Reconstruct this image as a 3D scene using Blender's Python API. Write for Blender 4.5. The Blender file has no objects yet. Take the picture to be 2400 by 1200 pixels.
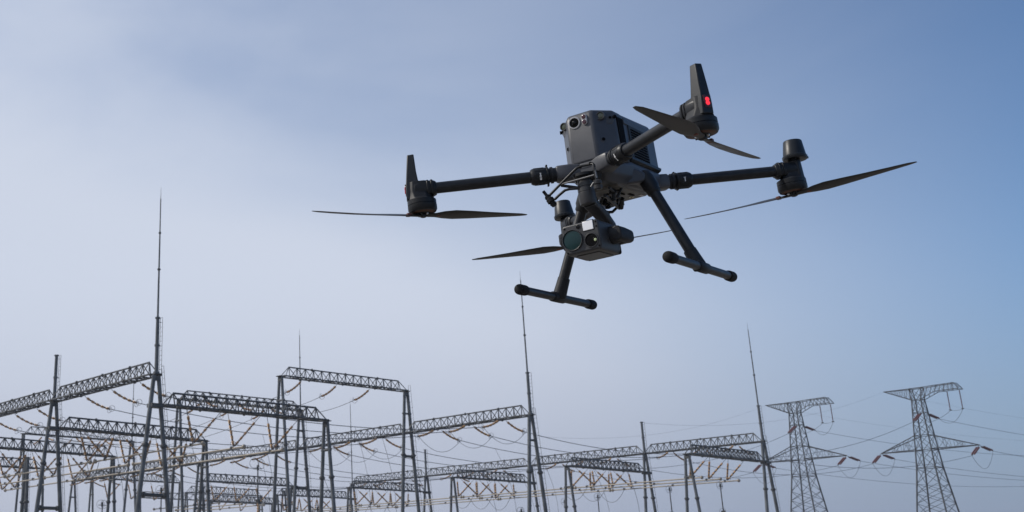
import bpy, math, random
from math import radians, sin, cos, pi, sqrt
from mathutils import Vector, Matrix, Quaternion
random.seed(4)
SC = bpy.context.scene
COL = SC.collection

# ------------------------------------------------------------------ camera
F_PX, PPX, PPY = 2737.0, 639.0, 473.0
PITCH, ROLL, YAW = radians(18.14), radians(-0.35), radians(-52.24)
_f = Vector((sin(YAW)*cos(PITCH), cos(YAW)*cos(PITCH), sin(PITCH)))
_r = Vector((cos(YAW), -sin(YAW), 0.0))
_u = _r.cross(_f)
_r2 = _r*cos(ROLL) + _u*sin(ROLL)
_u2 = -_r*sin(ROLL) + _u*cos(ROLL)
cam = bpy.data.cameras.new('camera')
co = bpy.data.objects.new('camera', cam)
COL.objects.link(co)
mw = Matrix((_r2, _u2, -_f)).transposed().to_4x4()
mw.translation = Vector((0, 0, 1.6))
co.matrix_world = mw
cam.sensor_width = 36.0
cam.lens = F_PX/2400*36
cam.shift_x = (1200-PPX)/2400
cam.shift_y = -(600-PPY)/2400
cam.clip_start = 0.05
cam.clip_end = 6000
cam.dof.use_dof = True
cam.dof.focus_distance = 2.5
cam.dof.aperture_fstop = 20.0
SC.camera = co

# ------------------------------------------------------------------ sky, sun, exposure
SUN_AZ = Vector((-0.74, -0.67, 0)).normalized()
SUN_EL = radians(40)
world = bpy.data.worlds.new('World')
SC.world = world
world.use_nodes = True
wn, wl = world.node_tree.nodes, world.node_tree.links
wn.clear()
w_out = wn.new('ShaderNodeOutputWorld')
w_bg = wn.new('ShaderNodeBackground')
w_bg.inputs['Strength'].default_value = 0.112
w_sky = wn.new('ShaderNodeTexSky')
w_sky.sky_type = 'NISHITA'
w_sky.sun_disc = False
w_sky.sun_elevation = SUN_EL
w_sky.sun_rotation = math.atan2(SUN_AZ.x, SUN_AZ.y)
w_sky.altitude = 50
w_sky.air_density = 1.15
w_sky.dust_density = 0.2
w_sky.ozone_density = 8.0
w_co = wn.new('ShaderNodeTexCoord')


def wnode(kind, **kw):
    n = wn.new(kind)
    for k, v in kw.items():
        n.inputs[k].default_value = v
    return n


# thin high cloud veil: two stretched noises seen in the sky direction
w_map = wn.new('ShaderNodeMapping')
w_map.inputs['Rotation'].default_value = (radians(20), radians(-14), radians(35))
w_map.inputs['Scale'].default_value = (1.0, 1.0, 2.6)
w_map.inputs['Location'].default_value = (2.7, 1.4, 0.9)
wl.new(w_co.outputs['Generated'], w_map.inputs['Vector'])
w_n1 = wnode('ShaderNodeTexNoise', Scale=2.2, Detail=6.0, Roughness=0.5, Distortion=0.5)
wl.new(w_map.outputs['Vector'], w_n1.inputs['Vector'])

def wrange(src, fmin, fmax, tmin, tmax):
    n = wn.new('ShaderNodeMapRange')
    n.interpolation_type = 'SMOOTHSTEP'
    for k, v in zip(('From Min', 'From Max', 'To Min', 'To Max'), (fmin, fmax, tmin, tmax)):
        n.inputs[k].default_value = v
    wl.new(src, n.inputs['Value'])
    return n


def wmath(op, a, b, clamp=False):
    n = wn.new('ShaderNodeMath')
    n.operation = op
    n.use_clamp = clamp
    for i, x in enumerate((a, b)):
        if isinstance(x, (int, float)):
            n.inputs[i].default_value = x
        else:
            wl.new(x, n.inputs[i])
    return n.outputs[0]


w_sep = wn.new('ShaderNodeSeparateXYZ')
wl.new(w_co.outputs['Generated'], w_sep.inputs['Vector'])
w_dot = wn.new('ShaderNodeVectorMath')
w_dot.operation = 'DOT_PRODUCT'
w_dot.inputs[1].default_value = SUN_AZ
wl.new(w_co.outputs['Generated'], w_dot.inputs[0])
w_cl = wrange(w_n1.outputs['Fac'], 0.30, 0.70, -0.11, 0.11)          # streaks
w_fw = wrange(w_dot.outputs['Value'], -0.44, 0.80, 0.0, 2.38)        # thin ice cloud scatters forward, towards the sun
w_fw.interpolation_type = 'LINEAR'
w_lo = wrange(w_sep.outputs['Z'], 0.10, 0.44, 1.6, 0.45)             # and shows more low down, where one looks through more of it
w_veil = wmath('MULTIPLY', w_fw.outputs['Result'], wmath('ADD', w_lo.outputs['Result'], w_cl.outputs['Result']))
w_sm = wn.new('ShaderNodeMath')
w_sm.operation = 'SMOOTH_MIN'
w_sm.inputs[1].default_value = 1.0
w_sm.inputs[2].default_value = 0.35
wl.new(w_veil, w_sm.inputs[0])
w_mix = wn.new('ShaderNodeMix')
w_mix.data_type = 'RGBA'
w_mix.inputs['B'].default_value = (5.45, 5.96, 7.05, 1)
wl.new(w_sm.outputs[0], w_mix.inputs['Factor'])
wl.new(w_sky.outputs['Color'], w_mix.inputs['A'])
w_hz = wrange(w_sep.outputs['Z'], -0.02, 0.26, 1.0, 0.0)             # dull ground haze
w_mh = wn.new('ShaderNodeMix')
w_mh.data_type = 'RGBA'
w_hc = wn.new('ShaderNodeMix')
w_hc.data_type = 'RGBA'
w_hc.inputs['A'].default_value = (1.75, 2.25, 3.35, 1)
w_hc.inputs['B'].default_value = (3.9, 4.2, 5.1, 1)
wl.new(wrange(w_dot.outputs['Value'], -0.45, 0.25, 0.0, 1.0).outputs['Result'], w_hc.inputs['Factor'])
wl.new(w_hc.outputs['Result'], w_mh.inputs['B'])
wl.new(w_hz.outputs['Result'], w_mh.inputs['Factor'])
wl.new(w_mix.outputs['Result'], w_mh.inputs['A'])
wl.new(w_mh.outputs['Result'], w_bg.inputs['Color'])
wl.new(w_bg.outputs['Background'], w_out.inputs['Surface'])

sun = bpy.data.lights.new('sun', 'SUN')
sun.energy = 3.0
sun.angle = radians(0.53)
sun.color = (1.0, 0.94, 0.86)
so = bpy.data.objects.new('sun', sun)
COL.objects.link(so)
sdir = SUN_AZ*cos(SUN_EL) + Vector((0, 0, sin(SUN_EL)))
so.rotation_euler = sdir.to_track_quat('Z', 'Y').to_euler()
so.location = sdir*80

SC.view_settings.view_transform = 'Standard'
SC.view_settings.look = 'None'
SC.view_settings.exposure = 0.0
SC.view_settings.gamma = 1.0
SC.view_settings.use_curve_mapping = False
SC.render.engine = 'CYCLES'
SC.cycles.use_denoising = True
SC.cycles.max_bounces = 8
SC.cycles.volume_bounces = 1
SC.render.film_transparent = False


# ------------------------------------------------------------------ materials
def mat(name, col, rough=0.5, metal=0.0, noise=0.0, nscale=30.0, bump=0.0, emit=None, estr=0.0,
        coat=0.0, spec=0.5, alt=None):
    m = bpy.data.materials.new(name)
    m.use_nodes = True
    nt = m.node_tree
    b = nt.nodes['Principled BSDF']
    b.inputs['Base Color'].default_value = (*col, 1)
    b.inputs['Roughness'].default_value = rough
    b.inputs['Metallic'].default_value = metal
    b.inputs['Specular IOR Level'].default_value = spec
    b.inputs['Coat Weight'].default_value = coat
    if emit:
        b.inputs['Emission Color'].default_value = (*emit, 1)
        b.inputs['Emission Strength'].default_value = estr
    if noise > 0 or bump > 0:
        tc = nt.nodes.new('ShaderNodeTexCoord')
        nz = nt.nodes.new('ShaderNodeTexNoise')
        nz.inputs['Scale'].default_value = nscale
        nz.inputs['Detail'].default_value = 5
        nt.links.new(tc.outputs['Object'], nz.inputs['Vector'])
        if noise > 0:
            mx = nt.nodes.new('ShaderNodeMix')
            mx.data_type = 'RGBA'
            a = alt or tuple(c*(1-noise) for c in col)
            mx.inputs['A'].default_value = (*a, 1)
            mx.inputs['B'].default_value = (*[c*(1+noise) for c in col], 1)
            rp = nt.nodes.new('ShaderNodeMapRange')
            rp.inputs['From Min'].default_value = 0.35
            rp.inputs['From Max'].default_value = 0.65
            nt.links.new(nz.outputs['Fac'], rp.inputs['Value'])
            nt.links.new(rp.outputs['Result'], mx.inputs['Factor'])
            nt.links.new(mx.outputs['Result'], b.inputs['Base Color'])
            rr = nt.nodes.new('ShaderNodeMapRange')
            rr.inputs['To Min'].default_value = max(0.05, rough-0.1)
            rr.inputs['To Max'].default_value = min(1, rough+0.1)
            nt.links.new(nz.outputs['Fac'], rr.inputs['Value'])
            nt.links.new(rr.outputs['Result'], b.inputs['Roughness'])
        if bump > 0:
            n2 = nt.nodes.new('ShaderNodeTexNoise')
            n2.inputs['Scale'].default_value = nscale*12
            n2.inputs['Detail'].default_value = 2
            nt.links.new(tc.outputs['Object'], n2.inputs['Vector'])
            bp = nt.nodes.new('ShaderNodeBump')
            bp.inputs['Strength'].default_value = bump
            bp.inputs['Distance'].default_value = 0.002
            nt.links.new(n2.outputs['Fac'], bp.inputs['Height'])
            nt.links.new(bp.outputs['Normal'], b.inputs['Normal'])
    return m


M = {
    'paint': mat('grey_paint', (0.058, 0.061, 0.070), 0.42, 0, 0.10, 22, 0.06, spec=0.4),
    'plastic': mat('black_plastic', (0.0100, 0.0110, 0.0130), 0.42, 0, 0.25, 25, 0.08, spec=0.32),
    'plastic_soft': mat('dark_matte_plastic', (0.015, 0.0165, 0.0195), 0.55, 0, 0.2, 30, 0.06, spec=0.3),
    'cap': mat('antenna_cap_plastic', (0.012, 0.0145, 0.0175), 0.40, 0, 0.15, 30, 0.04, spec=0.35),
    'carbon': mat('carbon_tube', (0.0140, 0.0150, 0.0175), 0.40, 0, 0.25, 60, 0.05, spec=0.35),
    'foam': mat('rubber_foam', (0.010, 0.010, 0.011), 0.75, 0, 0.2, 40, 0.2, spec=0.25),
    'black': mat('deep_black', (0.004, 0.004, 0.005), 0.8, spec=0.08),
    'belly': mat('belly_grey', (0.10, 0.095, 0.086), 0.5, 0, 0.12, 40, 0.05),
    'gimbal': mat('gimbal_grey', (0.040, 0.041, 0.044), 0.42, 0, 0.12, 30, 0.05, spec=0.4),
    'metal': mat('rod_metal', (0.20, 0.20, 0.20), 0.35, 0.7),
    'copper': mat('motor_copper', (0.085, 0.035, 0.02), 0.45, 0.5),
    'bezel': mat('lens_bezel', (0.42, 0.42, 0.43), 0.35, 0.2),
    'white': mat('painted_glare_window', (0.93, 0.94, 0.96), 0.25, coat=0.5),  # rangefinder glass with its sky reflection painted in as white
    'print': mat('white_print', (0.75, 0.75, 0.75), 0.6),
    'lens_green': mat('coated_lens', (0.008, 0.034, 0.036), 0.14, 0, coat=0.08, spec=0.3),
    'lens_dark': mat('dark_lens', (0.003, 0.003, 0.004), 0.12, 0, spec=0.25),
    'lens_red': mat('infrared_lens', (0.05, 0.008, 0.016), 0.12, 0, coat=0.5),
    'lens_olive': mat('stereo_lens', (0.05, 0.06, 0.03), 0.12, 0, coat=0.5),
    'glint': mat('glint_paint', (0.45, 0.52, 0.30), 0.2),  # pale colour of a highlight painted on the second lens
    'led': mat('red_led', (0.5, 0.01, 0.02), 0.4, emit=(1.0, 0.035, 0.06), estr=1.0),
    'led_panel': mat('led_window', (0.05, 0.006, 0.009), 0.25),
    'led_dim': mat('red_led_off_axis', (0.35, 0.03, 0.04), 0.4, emit=(1.0, 0.06, 0.09), estr=0.15),
    'led_side': mat('led_side', (0.35, 0.03, 0.04), 0.4),
    'gold': mat('gold_ring', (0.75, 0.62, 0.15), 0.4),
    'prop': mat('propeller_blade', (0.013, 0.013, 0.0145), 0.4, 0, 0.1, 20, 0.03),
    'prop_tip': mat('propeller_root', (0.10, 0.026, 0.016), 0.5),
    'silver': mat('bright_metal', (0.7, 0.7, 0.7), 0.3, 0.8),
    'steel': mat('galvanised_steel', (0.085, 0.093, 0.098), 0.5, 0.25, 0.35, 0.9, 0.0),
    'steel_dark': mat('lattice_steel', (0.045, 0.049, 0.052), 0.5, 0.2, 0.35, 0.8, 0.0),
    'flange': mat('flange_steel', (0.050, 0.053, 0.055), 0.6, 0.2),
    'tan': mat('tan_porcelain', (0.48, 0.275, 0.115), 0.35, 0, 0.22, 1.3, 0.0, coat=0.3),
    'iron': mat('cap_iron', (0.035, 0.018, 0.016), 0.6, 0.1, 0.2, 3.0),
    'ring': mat('ring_aluminium', (0.16, 0.165, 0.17), 0.4, 0.6),
    'tube': mat('aluminium_busbar', (0.29, 0.255, 0.205), 0.5, 0.2, 0.15, 0.6),
    'wire': mat('conductor_wire', (0.09, 0.095, 0.105), 0.55, 0.4),
    'red': mat('red_porcelain', (0.10, 0.026, 0.024), 0.45, 0, 0.2, 2.0),
    'pylon': mat('pylon_steel', (0.036, 0.040, 0.043), 0.5, 0.2, 0.3, 0.5),
}


# ------------------------------------------------------------------ mesh helpers
class MB:
    def __init__(s):
        s.v, s.f, s.m = [], [], []

    def ring_frame(s, d):
        d = d.normalized()
        a = Vector((0, 0, 1)) if abs(d.z) < 0.95 else Vector((1, 0, 0))
        x = a.cross(d).normalized()
        return x, d.cross(x)

    def tube(s, p0, p1, r0, r1=None, n=8, mi=0, caps=True):
        p0, p1 = Vector(p0), Vector(p1)
        r1 = r0 if r1 is None else r1
        x, y = s.ring_frame(p1-p0)
        b = len(s.v)
        for p, r in ((p0, r0), (p1, r1)):
            for i in range(n):
                t = 2*pi*(i+0.5)/n
                s.v.append(p+(x*cos(t)+y*sin(t))*r)
        for i in range(n):
            j = (i+1) % n
            s.f.append((b+i, b+j, b+n+j, b+n+i)); s.m.append(mi)
        if caps:
            s.f.append(tuple(b+n-1-i for i in range(n))); s.m.append(mi)
            s.f.append(tuple(b+n+i for i in range(n))); s.m.append(mi)
        return s

    def path(s, pts, r, n=6, mi=0):
        pts = [Vector(p) for p in pts]
        b = len(s.v)
        k = len(pts)
        ref = None
        for i, p in enumerate(pts):
            d = (pts[min(i+1, k-1)]-pts[max(i-1, 0)]).normalized()
            if ref is None:
                x, y = s.ring_frame(d)
            else:
                x = (ref - d*ref.dot(d)).normalized(); y = d.cross(x)
            ref = x
            rr = r[i] if isinstance(r, (list, tuple)) else r
            for j in range(n):
                t = 2*pi*(j+0.5)/n
                s.v.append(p+(x*cos(t)+y*sin(t))*rr)
        for i in range(k-1):
            for j in range(n):
                q = (j+1) % n
                s.f.append((b+i*n+j, b+i*n+q, b+(i+1)*n+q, b+(i+1)*n+j)); s.m.append(mi)
        s.f.append(tuple(b+n-1-j for j in range(n))); s.m.append(mi)
        s.f.append(tuple(b+(k-1)*n+j for j in range(n))); s.m.append(mi)
        return s

    def lathe(s, base, axis, prof, n=24, mi=0):
        """prof: list of (radius, distance along axis)"""
        base, axis = Vector(base), Vector(axis).normalized()
        x, y = s.ring_frame(axis)
        b = len(s.v)
        for r, h in prof:
            for i in range(n):
                t = 2*pi*i/n
                s.v.append(base+axis*h+(x*cos(t)+y*sin(t))*max(r, 1e-5))
        for k in range(len(prof)-1):
            for i in range(n):
                j = (i+1) % n
                s.f.append((b+k*n+i, b+k*n+j, b+(k+1)*n+j, b+(k+1)*n+i)); s.m.append(mi)
        s.f.append(tuple(b+n-1-i for i in range(n))); s.m.append(mi)
        s.f.append(tuple(b+(len(prof)-1)*n+i for i in range(n))); s.m.append(mi)
        return s

    def box(s, c, size, R=None, mi=0):
        c = Vector(c)
        b = len(s.v)
        for sx in (-1, 1):
            for sy in (-1, 1):
                for sz in (-1, 1):
                    o = Vector((sx*size[0]/2, sy*size[1]/2, sz*size[2]/2))
                    s.v.append(c+(R @ o if R else o))
        for q in ((0, 1, 3, 2), (4, 6, 7, 5), (0, 4, 5, 1), (2, 3, 7, 6), (0, 2, 6, 4), (1, 5, 7, 3)):
            s.f.append(tuple(b+i for i in q)); s.m.append(mi)
        return s

    def loft(s, rings, mi=0):
        b = len(s.v)
        n = len(rings[0])
        for r in rings:
            s.v += [Vector(p) for p in r]
        for k in range(len(rings)-1):
            for i in range(n):
                j = (i+1) % n
                s.f.append((b+k*n+i, b+k*n+j, b+(k+1)*n+j, b+(k+1)*n+i)); s.m.append(mi)
        s.f.append(tuple(b+n-1-i for i in range(n))); s.m.append(mi)
        s.f.append(tuple(b+(len(rings)-1)*n+i for i in range(n))); s.m.append(mi)
        return s

    def torus(s, c, axis, R, r, n=20, k=6, mi=0):
        c, axis = Vector(c), Vector(axis).normalized()
        x, y = s.ring_frame(axis)
        b = len(s.v)
        for i in range(n):
            t = 2*pi*i/n
            d = x*cos(t)+y*sin(t)
            for j in range(k):
                u = 2*pi*j/k
                s.v.append(c+d*(R+r*cos(u))+axis*(r*sin(u)))
        for i in range(n):
            for j in range(k):
                i2, j2 = (i+1) % n, (j+1) % k
                s.f.append((b+i*k+j, b+i2*k+j, b+i2*k+j2, b+i*k+j2)); s.m.append(mi)
        return s

    def mesh(s, name, mats, smooth=True):
        me = bpy.data.meshes.new(name)
        me.from_pydata([tuple(v) for v in s.v], [], s.f)
        if isinstance(mats, str):
            mats = [mats]
        for m in mats:
            me.materials.append(M[m])
        if len(mats) > 1:
            me.polygons.foreach_set('material_index', s.m)
        bm_fix(me)
        if smooth:
            me.polygons.foreach_set('use_smooth', [True]*len(me.polygons))
            me.set_sharp_from_angle(angle=radians(38))
        me.update()
        return me

    def build(s, name, mats, parent=None, bevel=0.0, seg=2, smooth=True):
        o = bpy.data.objects.new(name, s.mesh(name, mats, smooth))
        COL.objects.link(o)
        o.parent = parent
        if bevel > 0:
            bv = o.modifiers.new('bevel', 'BEVEL')
            bv.width = bevel
            bv.segments = seg
            bv.limit_method = 'ANGLE'
            bv.angle_limit = radians(32)
            bv.harden_normals = False
            o.data.polygons.foreach_set('use_smooth', [True]*len(o.data.polygons))
        return o


import bmesh


def bm_fix(me):
    bm = bmesh.new()
    bm.from_mesh(me)
    bmesh.ops.recalc_face_normals(bm, faces=bm.faces)
    bm.to_mesh(me)
    bm.free()


def tag(o, label=None, cat=None, group=None, kind=None):
    if label:
        o['label'] = label
    if cat:
        o['category'] = cat
    if group:
        o['group'] = group
    if kind:
        o['kind'] = kind
    return o


def empty(name, loc=(0, 0, 0), label=None, cat=None, group=None):
    o = bpy.data.objects.new(name, None)
    o.empty_display_size = 0.2
    COL.objects.link(o)
    o.location = loc
    return tag(o, label, cat, group)


def inst(name, me, parent=None, matrix=None):
    o = bpy.data.objects.new(name, me)
    COL.objects.link(o)
    if parent:
        o.parent = parent
    if matrix is not None:
        o.matrix_local = matrix
    return o


def align(p0, p1, r):
    """matrix that maps the unit strut (z 0..1, radius 1) onto p0-p1"""
    p0, p1 = Vector(p0), Vector(p1)
    d = p1-p0
    q = d.to_track_quat('Z', 'Y').to_matrix().to_4x4()
    return Matrix.Translation(p0) @ q @ Matrix.Diagonal((r, r, d.length, 1))


# ------------------------------------------------------------------ ground
def ground():
    m = bpy.data.materials.new('gravel_yard')
    m.use_nodes = True
    nt = m.node_tree
    b = nt.nodes['Principled BSDF']
    b.inputs['Roughness'].default_value = 0.95
    tc = nt.nodes.new('ShaderNodeTexCoord')
    n1 = nt.nodes.new('ShaderNodeTexNoise'); n1.inputs['Scale'].default_value = 0.05; n1.inputs['Detail'].default_value = 8
    n2 = nt.nodes.new('ShaderNodeTexVoronoi'); n2.inputs['Scale'].default_value = 22
    nt.links.new(tc.outputs['Object'], n1.inputs['Vector'])
    nt.links.new(tc.outputs['Object'], n2.inputs['Vector'])
    r = nt.nodes.new('ShaderNodeValToRGB')
    r.color_ramp.elements[0].position = 0.35; r.color_ramp.elements[0].color = (0.24, 0.212, 0.175, 1)
    r.color_ramp.elements[1].position = 0.68; r.color_ramp.elements[1].color = (0.33, 0.295, 0.25, 1)
    nt.links.new(n1.outputs['Fac'], r.inputs['Fac'])
    mx = nt.nodes.new('ShaderNodeMix'); mx.data_type = 'RGBA'; mx.blend_type = 'MULTIPLY'; mx.inputs['Factor'].default_value = 0.35
    nt.links.new(r.outputs['Color'], mx.inputs['A'])
    nt.links.new(n2.outputs['Color'], mx.inputs['B'])
    nt.links.new(mx.outputs['Result'], b.inputs['Base Color'])
    me = bpy.data.meshes.new('ground')
    N, S = 24, 1200.0
    vs = [(-S+2*S*i/N, -S+2*S*j/N, 0) for j in range(N+1) for i in range(N+1)]
    fs = [(j*(N+1)+i, j*(N+1)+i+1, (j+1)*(N+1)+i+1, (j+1)*(N+1)+i) for j in range(N) for i in range(N)]
    me.from_pydata(vs, [], fs)
    me.materials.append(m)
    o = bpy.data.objects.new('ground', me)
    COL.objects.link(o)
    o['kind'] = 'structure'


ground()

# ------------------------------------------------------------------ substation
UNIT = MB().tube((0, 0, 0), (0, 0, 1), 1, n=6).mesh('brace', 'steel_dark')
RING = MB().tube((0, 0, 0), (0, 0, 1), 1, n=10).mesh('flange', 'flange')
H_ROW, H_LOW, H_HIGH = 20.0, 17.2, 25.3


def column(label, x, y, h, axis, s=2.3, pole=None, mast=None, ladder=True, tie=8.6, rl=0.25, low=None):
    """A-frame of two raking tubes; axis 0/1 = legs spread along X/Y"""
    e = empty('gantry_support', (x, y, 0), label, 'column', 'A-frame gantry columns')
    ax = Vector((1, 0, 0)) if axis == 0 else Vector((0, 1, 0))
    for k in (-1, 1):
        b = MB()
        foot = ax*(s*k)
        top = ax*(0.24*k)+Vector((0, 0, h-0.1))
        b.tube(foot, top, rl, rl*0.78, n=14)
        leg = b.build('leg', 'steel', e)
        for t in (0.36, 0.68):
            p = foot.lerp(top, t)
            d = (top-foot).normalized()
            MB().lathe(p-d*0.2, d, [(rl*.95, 0), (rl*1.06, .08), (rl*1.34, .12), (rl*1.34, .28), (rl*1.06, .32), (rl*.95, .4)], n=14).build('flange', 'flange', leg)
        MB().tube(foot, foot+Vector((0, 0, 0.12)), rl*2.0, n=12).build('base_plate', 'flange', leg)
    # tie between the legs
    t = tie/h
    a0, a1 = ax*(-s*(1-t)-0.24*t), ax*(s*(1-t)+0.24*t)
    a0.z = a1.z = tie
    lt = (a1-a0).length
    MB().lathe(a0, a1-a0, [(.17, 0), (.17, lt*.11), (.27, lt*.12), (.27, lt*.17), (.17, lt*.18), (.17, lt*.82), (.27, lt*.83), (.27, lt*.88), (.17, lt*.89), (.17, lt)], n=12).build('tie', 'flange', e)
    # head: gusset box and cap plate
    MB().box((0, 0, h-0.40), (0.34 if axis else 0.72, 0.72 if axis else 0.34, 0.42)).build('gusset', 'flange', e, bevel=.03, seg=1)
    MB().box((0, 0, h-0.02), (0.8, 0.8, 0.09)).build('cap_plate', 'flange', e)
    MB().tube(ax*-0.72+Vector((0, 0, h-2.9)), ax*0.72+Vector((0, 0, h-2.9)), 0.13, n=10).build('upper_tie', 'flange', e)
    if low:
        MB().box((0, 0, low-0.1), (0.9, 1.3, 0.35)).build('bracket', 'flange', e)
    top = h
    if pole:
        b = MB()
        b.tube((0, 0, h), (0, 0, pole), 0.19, 0.165, n=14)
        b.tube((0, 0, h), (0, 0, h+0.2), 0.3, n=14)
        b.tube((0, 0, pole-0.12), (0, 0, pole), 0.25, n=14)
        b.tube((0, 0, (h+pole)/2-.08), (0, 0, (h+pole)/2+.08), 0.24, n=14)
        b.build('pole', 'steel', e)
        top = pole
    if mast:
        b = MB()
        z0 = top
        cuts = [0, 0.36, 0.64, 0.90, 1.0]
        rad = [0.10, 0.082, 0.062, 0.028, 0.008]
        L = mast-z0
        for i in range(4):
            b.tube((0, 0, z0+L*cuts[i]), (0, 0, z0+L*cuts[i+1]), rad[i], rad[i]*0.86 if i < 3 else 0.008, n=10)
        m = b.build('lightning_mast', 'steel', e)
        for i in (1, 2, 3):
            z = z0+L*cuts[i]
            MB().lathe((0, 0, z-0.12), (0, 0, 1), [(rad[i]*1.2, 0), (rad[i]*2.0, .07), (rad[i]*2.0, .17), (rad[i], .24)], n=12).build('joint', 'flange', m)
    if ladder:
        lad = MB()
        k = 1
        foot = ax*(s*k); tp = ax*(0.24*k)+Vector((0, 0, h-0.1))
        side = Vector((0.42, 0, 0)) if axis == 1 else Vector((0, 0.42, 0))
        off = ax*0.42
        n = 34
        w = side.normalized()*0.19
        a = foot.lerp(tp, 0.08)+off; c = tp+off+Vector((0, 0, 0.9))
        lad.tube(a-w, c-w, 0.022, n=5); lad.tube(a+w, c+w, 0.022, n=5)
        for i in range(n+1):
            p = a.lerp(c, i/n)
            lad.tube(p-w, p+w, 0.016, n=4)
        for i in (3, 10, 17, 24, 31):
            p = a.lerp(c, i/n)
            lad.tube(p, p-off*0.8, 0.02, n=4)
        if pole:
            a = Vector((0, 0, h))+ax*0.42; c = Vector((0, 0, pole))+ax*0.42
            lad.tube(a-w, c-w, 0.022, n=5); lad.tube(a+w, c+w, 0.022, n=5)
            for i in range(13):
                p = a.lerp(c, i/12)
                lad.tube(p-w, p+w, 0.016, n=4)
            for i in (1, 6, 11):
                p = a.lerp(c, i/12); lad.tube(p, p-ax*0.4, 0.025, n=4)
        lad.build('ladder', 'steel_dark', e)
    return e


def beam(label, A, B, h=1.15, w=1.15, n=14, fine=True, rc=0.085, rw=0.050):
    """triangular lattice beam: one top chord, two bottom chords; A and B are the ends of the bottom axis"""
    A, B = Vector(A), Vector(B)
    d = (B-A); L = d.length; d.normalize()
    side = d.cross(Vector((0, 0, 1))).normalized()
    e = empty('lattice_girder', A, label, 'beam', 'lattice gantry beams')
    R = Matrix((d, -side, Vector((0, 0, 1)))).transposed().to_4x4()
    e.matrix_world = Matrix.Translation(A) @ R
    # local frame: x along, y across, z up
    inset = 0.35
    x0, x1 = inset, L-inset
    tx0, tx1 = x0+0.9, x1-0.9
    top = MB().tube((tx0, 0, h), (tx1, 0, h), rc, n=8)
    top.build('top_chord', 'steel_dark', e)
    for k in (-1, 1):
        b = MB()
        b.tube((x0, k*w/2, 0), (x1, k*w/2, 0), rc*1.05, n=8)
        b.build('bottom_chord', 'steel_dark', e)
    for t in (0.2, 0.5, 0.8):
        x = tx0+(tx1-tx0)*t
        for y, z in ((0, h), (-w/2, 0), (w/2, 0)):
            inst('flange', RING, e, Matrix.Translation((x-.05, y, z)) @ Matrix.Rotation(pi/2, 4, 'Y') @ Matrix.Diagonal((rc*2.0, rc*2.0, .1, 1)))
    for x in (x0-.05, x1+.05):
        MB().box((x, 0, 0), (0.45, w+.2, 0.13)).build('end_plate', 'flange', e)
    segs = []
    px = [tx0+(tx1-tx0)*i/n for i in range(n+1)]
    for k in (-1, 1):
        segs.append(((px[0], 0, h), (x0, k*w/2, 0)))
        segs.append(((px[-1], 0, h), (x1, k*w/2, 0)))
        for i in range(n):
            m_ = (px[i]+px[i+1])/2
            segs.append(((px[i], 0, h), (m_, k*w/2, 0)))
            segs.append(((m_, k*w/2, 0), (px[i+1], 0, h)))
    for i in range(n):
        m0 = (px[i]+px[i+1])/2
        segs.append(((m0, -w/2, 0), (m0, w/2, 0)))
        if i < n-1:
            m1 = (px[i+1]+px[i+2])/2
            k = 1 if i % 2 else -1
            segs.append(((m0, -k*w/2, 0), (m1, k*w/2, 0)))
    if fine:
        for a, b_ in segs:
            inst('brace', UNIT, e, align(a, b_, rw))
    else:
        b = MB()
        for a, b_ in segs:
            b.tube(a, b_, rw, n=5, caps=False)
        o = b.build('bracing', 'steel_dark', e)
        o['kind'] = 'stuff'
    return e


# ---- insulator strings
def unit_mesh(mats, r=0.135, length=0.46, n=10, ribs=5):
    prof = [(0.035, 0.0), (0.05, 0.01)]
    for i in range(ribs):
        x = 0.02+(length-0.04)*i/ribs
        st = (length-0.04)/ribs
        prof += [(r*0.62, x), (r, x+st*0.35), (r*0.97, x+st*0.6), (r*0.6, x+st*0.95)]
    prof += [(0.05, length-0.01), (0.035, length)]
    return MB().lathe((0, 0, 0), (1, 0, 0), prof, n=n).mesh('insulator_unit', mats)


U_TAN = unit_mesh('tan')
U_DARK = unit_mesh('iron', r=0.10, length=0.12, ribs=1)


def curve_pts(L, drop, n):
    return [Vector((L*t, 0, -drop*(1.75*t-0.75*t*t))) for t in [i/n for i in range(n+1)]]


def string_layout(kind):
    if kind == 'strain':
        pts = curve_pts(3.15, 1.05, 40)
    else:
        pts = [Vector((kind*i/40, 0, 0)) for i in range(41)]
    acc = [0]
    for a, b in zip(pts, pts[1:]):
        acc.append(acc[-1]+(b-a).length)

    def at(s):
        s = min(max(s, 0), acc[-1]-1e-6)
        for i in range(40):
            if acc[i+1] >= s:
                t = (s-acc[i])/(acc[i+1]-acc[i])
                return pts[i].lerp(pts[i+1], t)
        return pts[-1]
    return pts, acc[-1], at


LAYOUT = {}


def make_layout(kind):
    pts, L, at = string_layout(kind)
    lead = 0.28 if kind == 'strain' else 0.75
    tail = 0.12
    n = 5
    step = (L-lead-tail)/n
    units, darks = [], []
    for i in range(n):
        s0 = lead+i*step
        a, b = at(s0), at(s0+step-0.20)
        units.append((a, b))
        darks.append((at(s0+step-0.20), at(s0+step)))
    return pts, units, darks, at, L


LINK = {}


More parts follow.
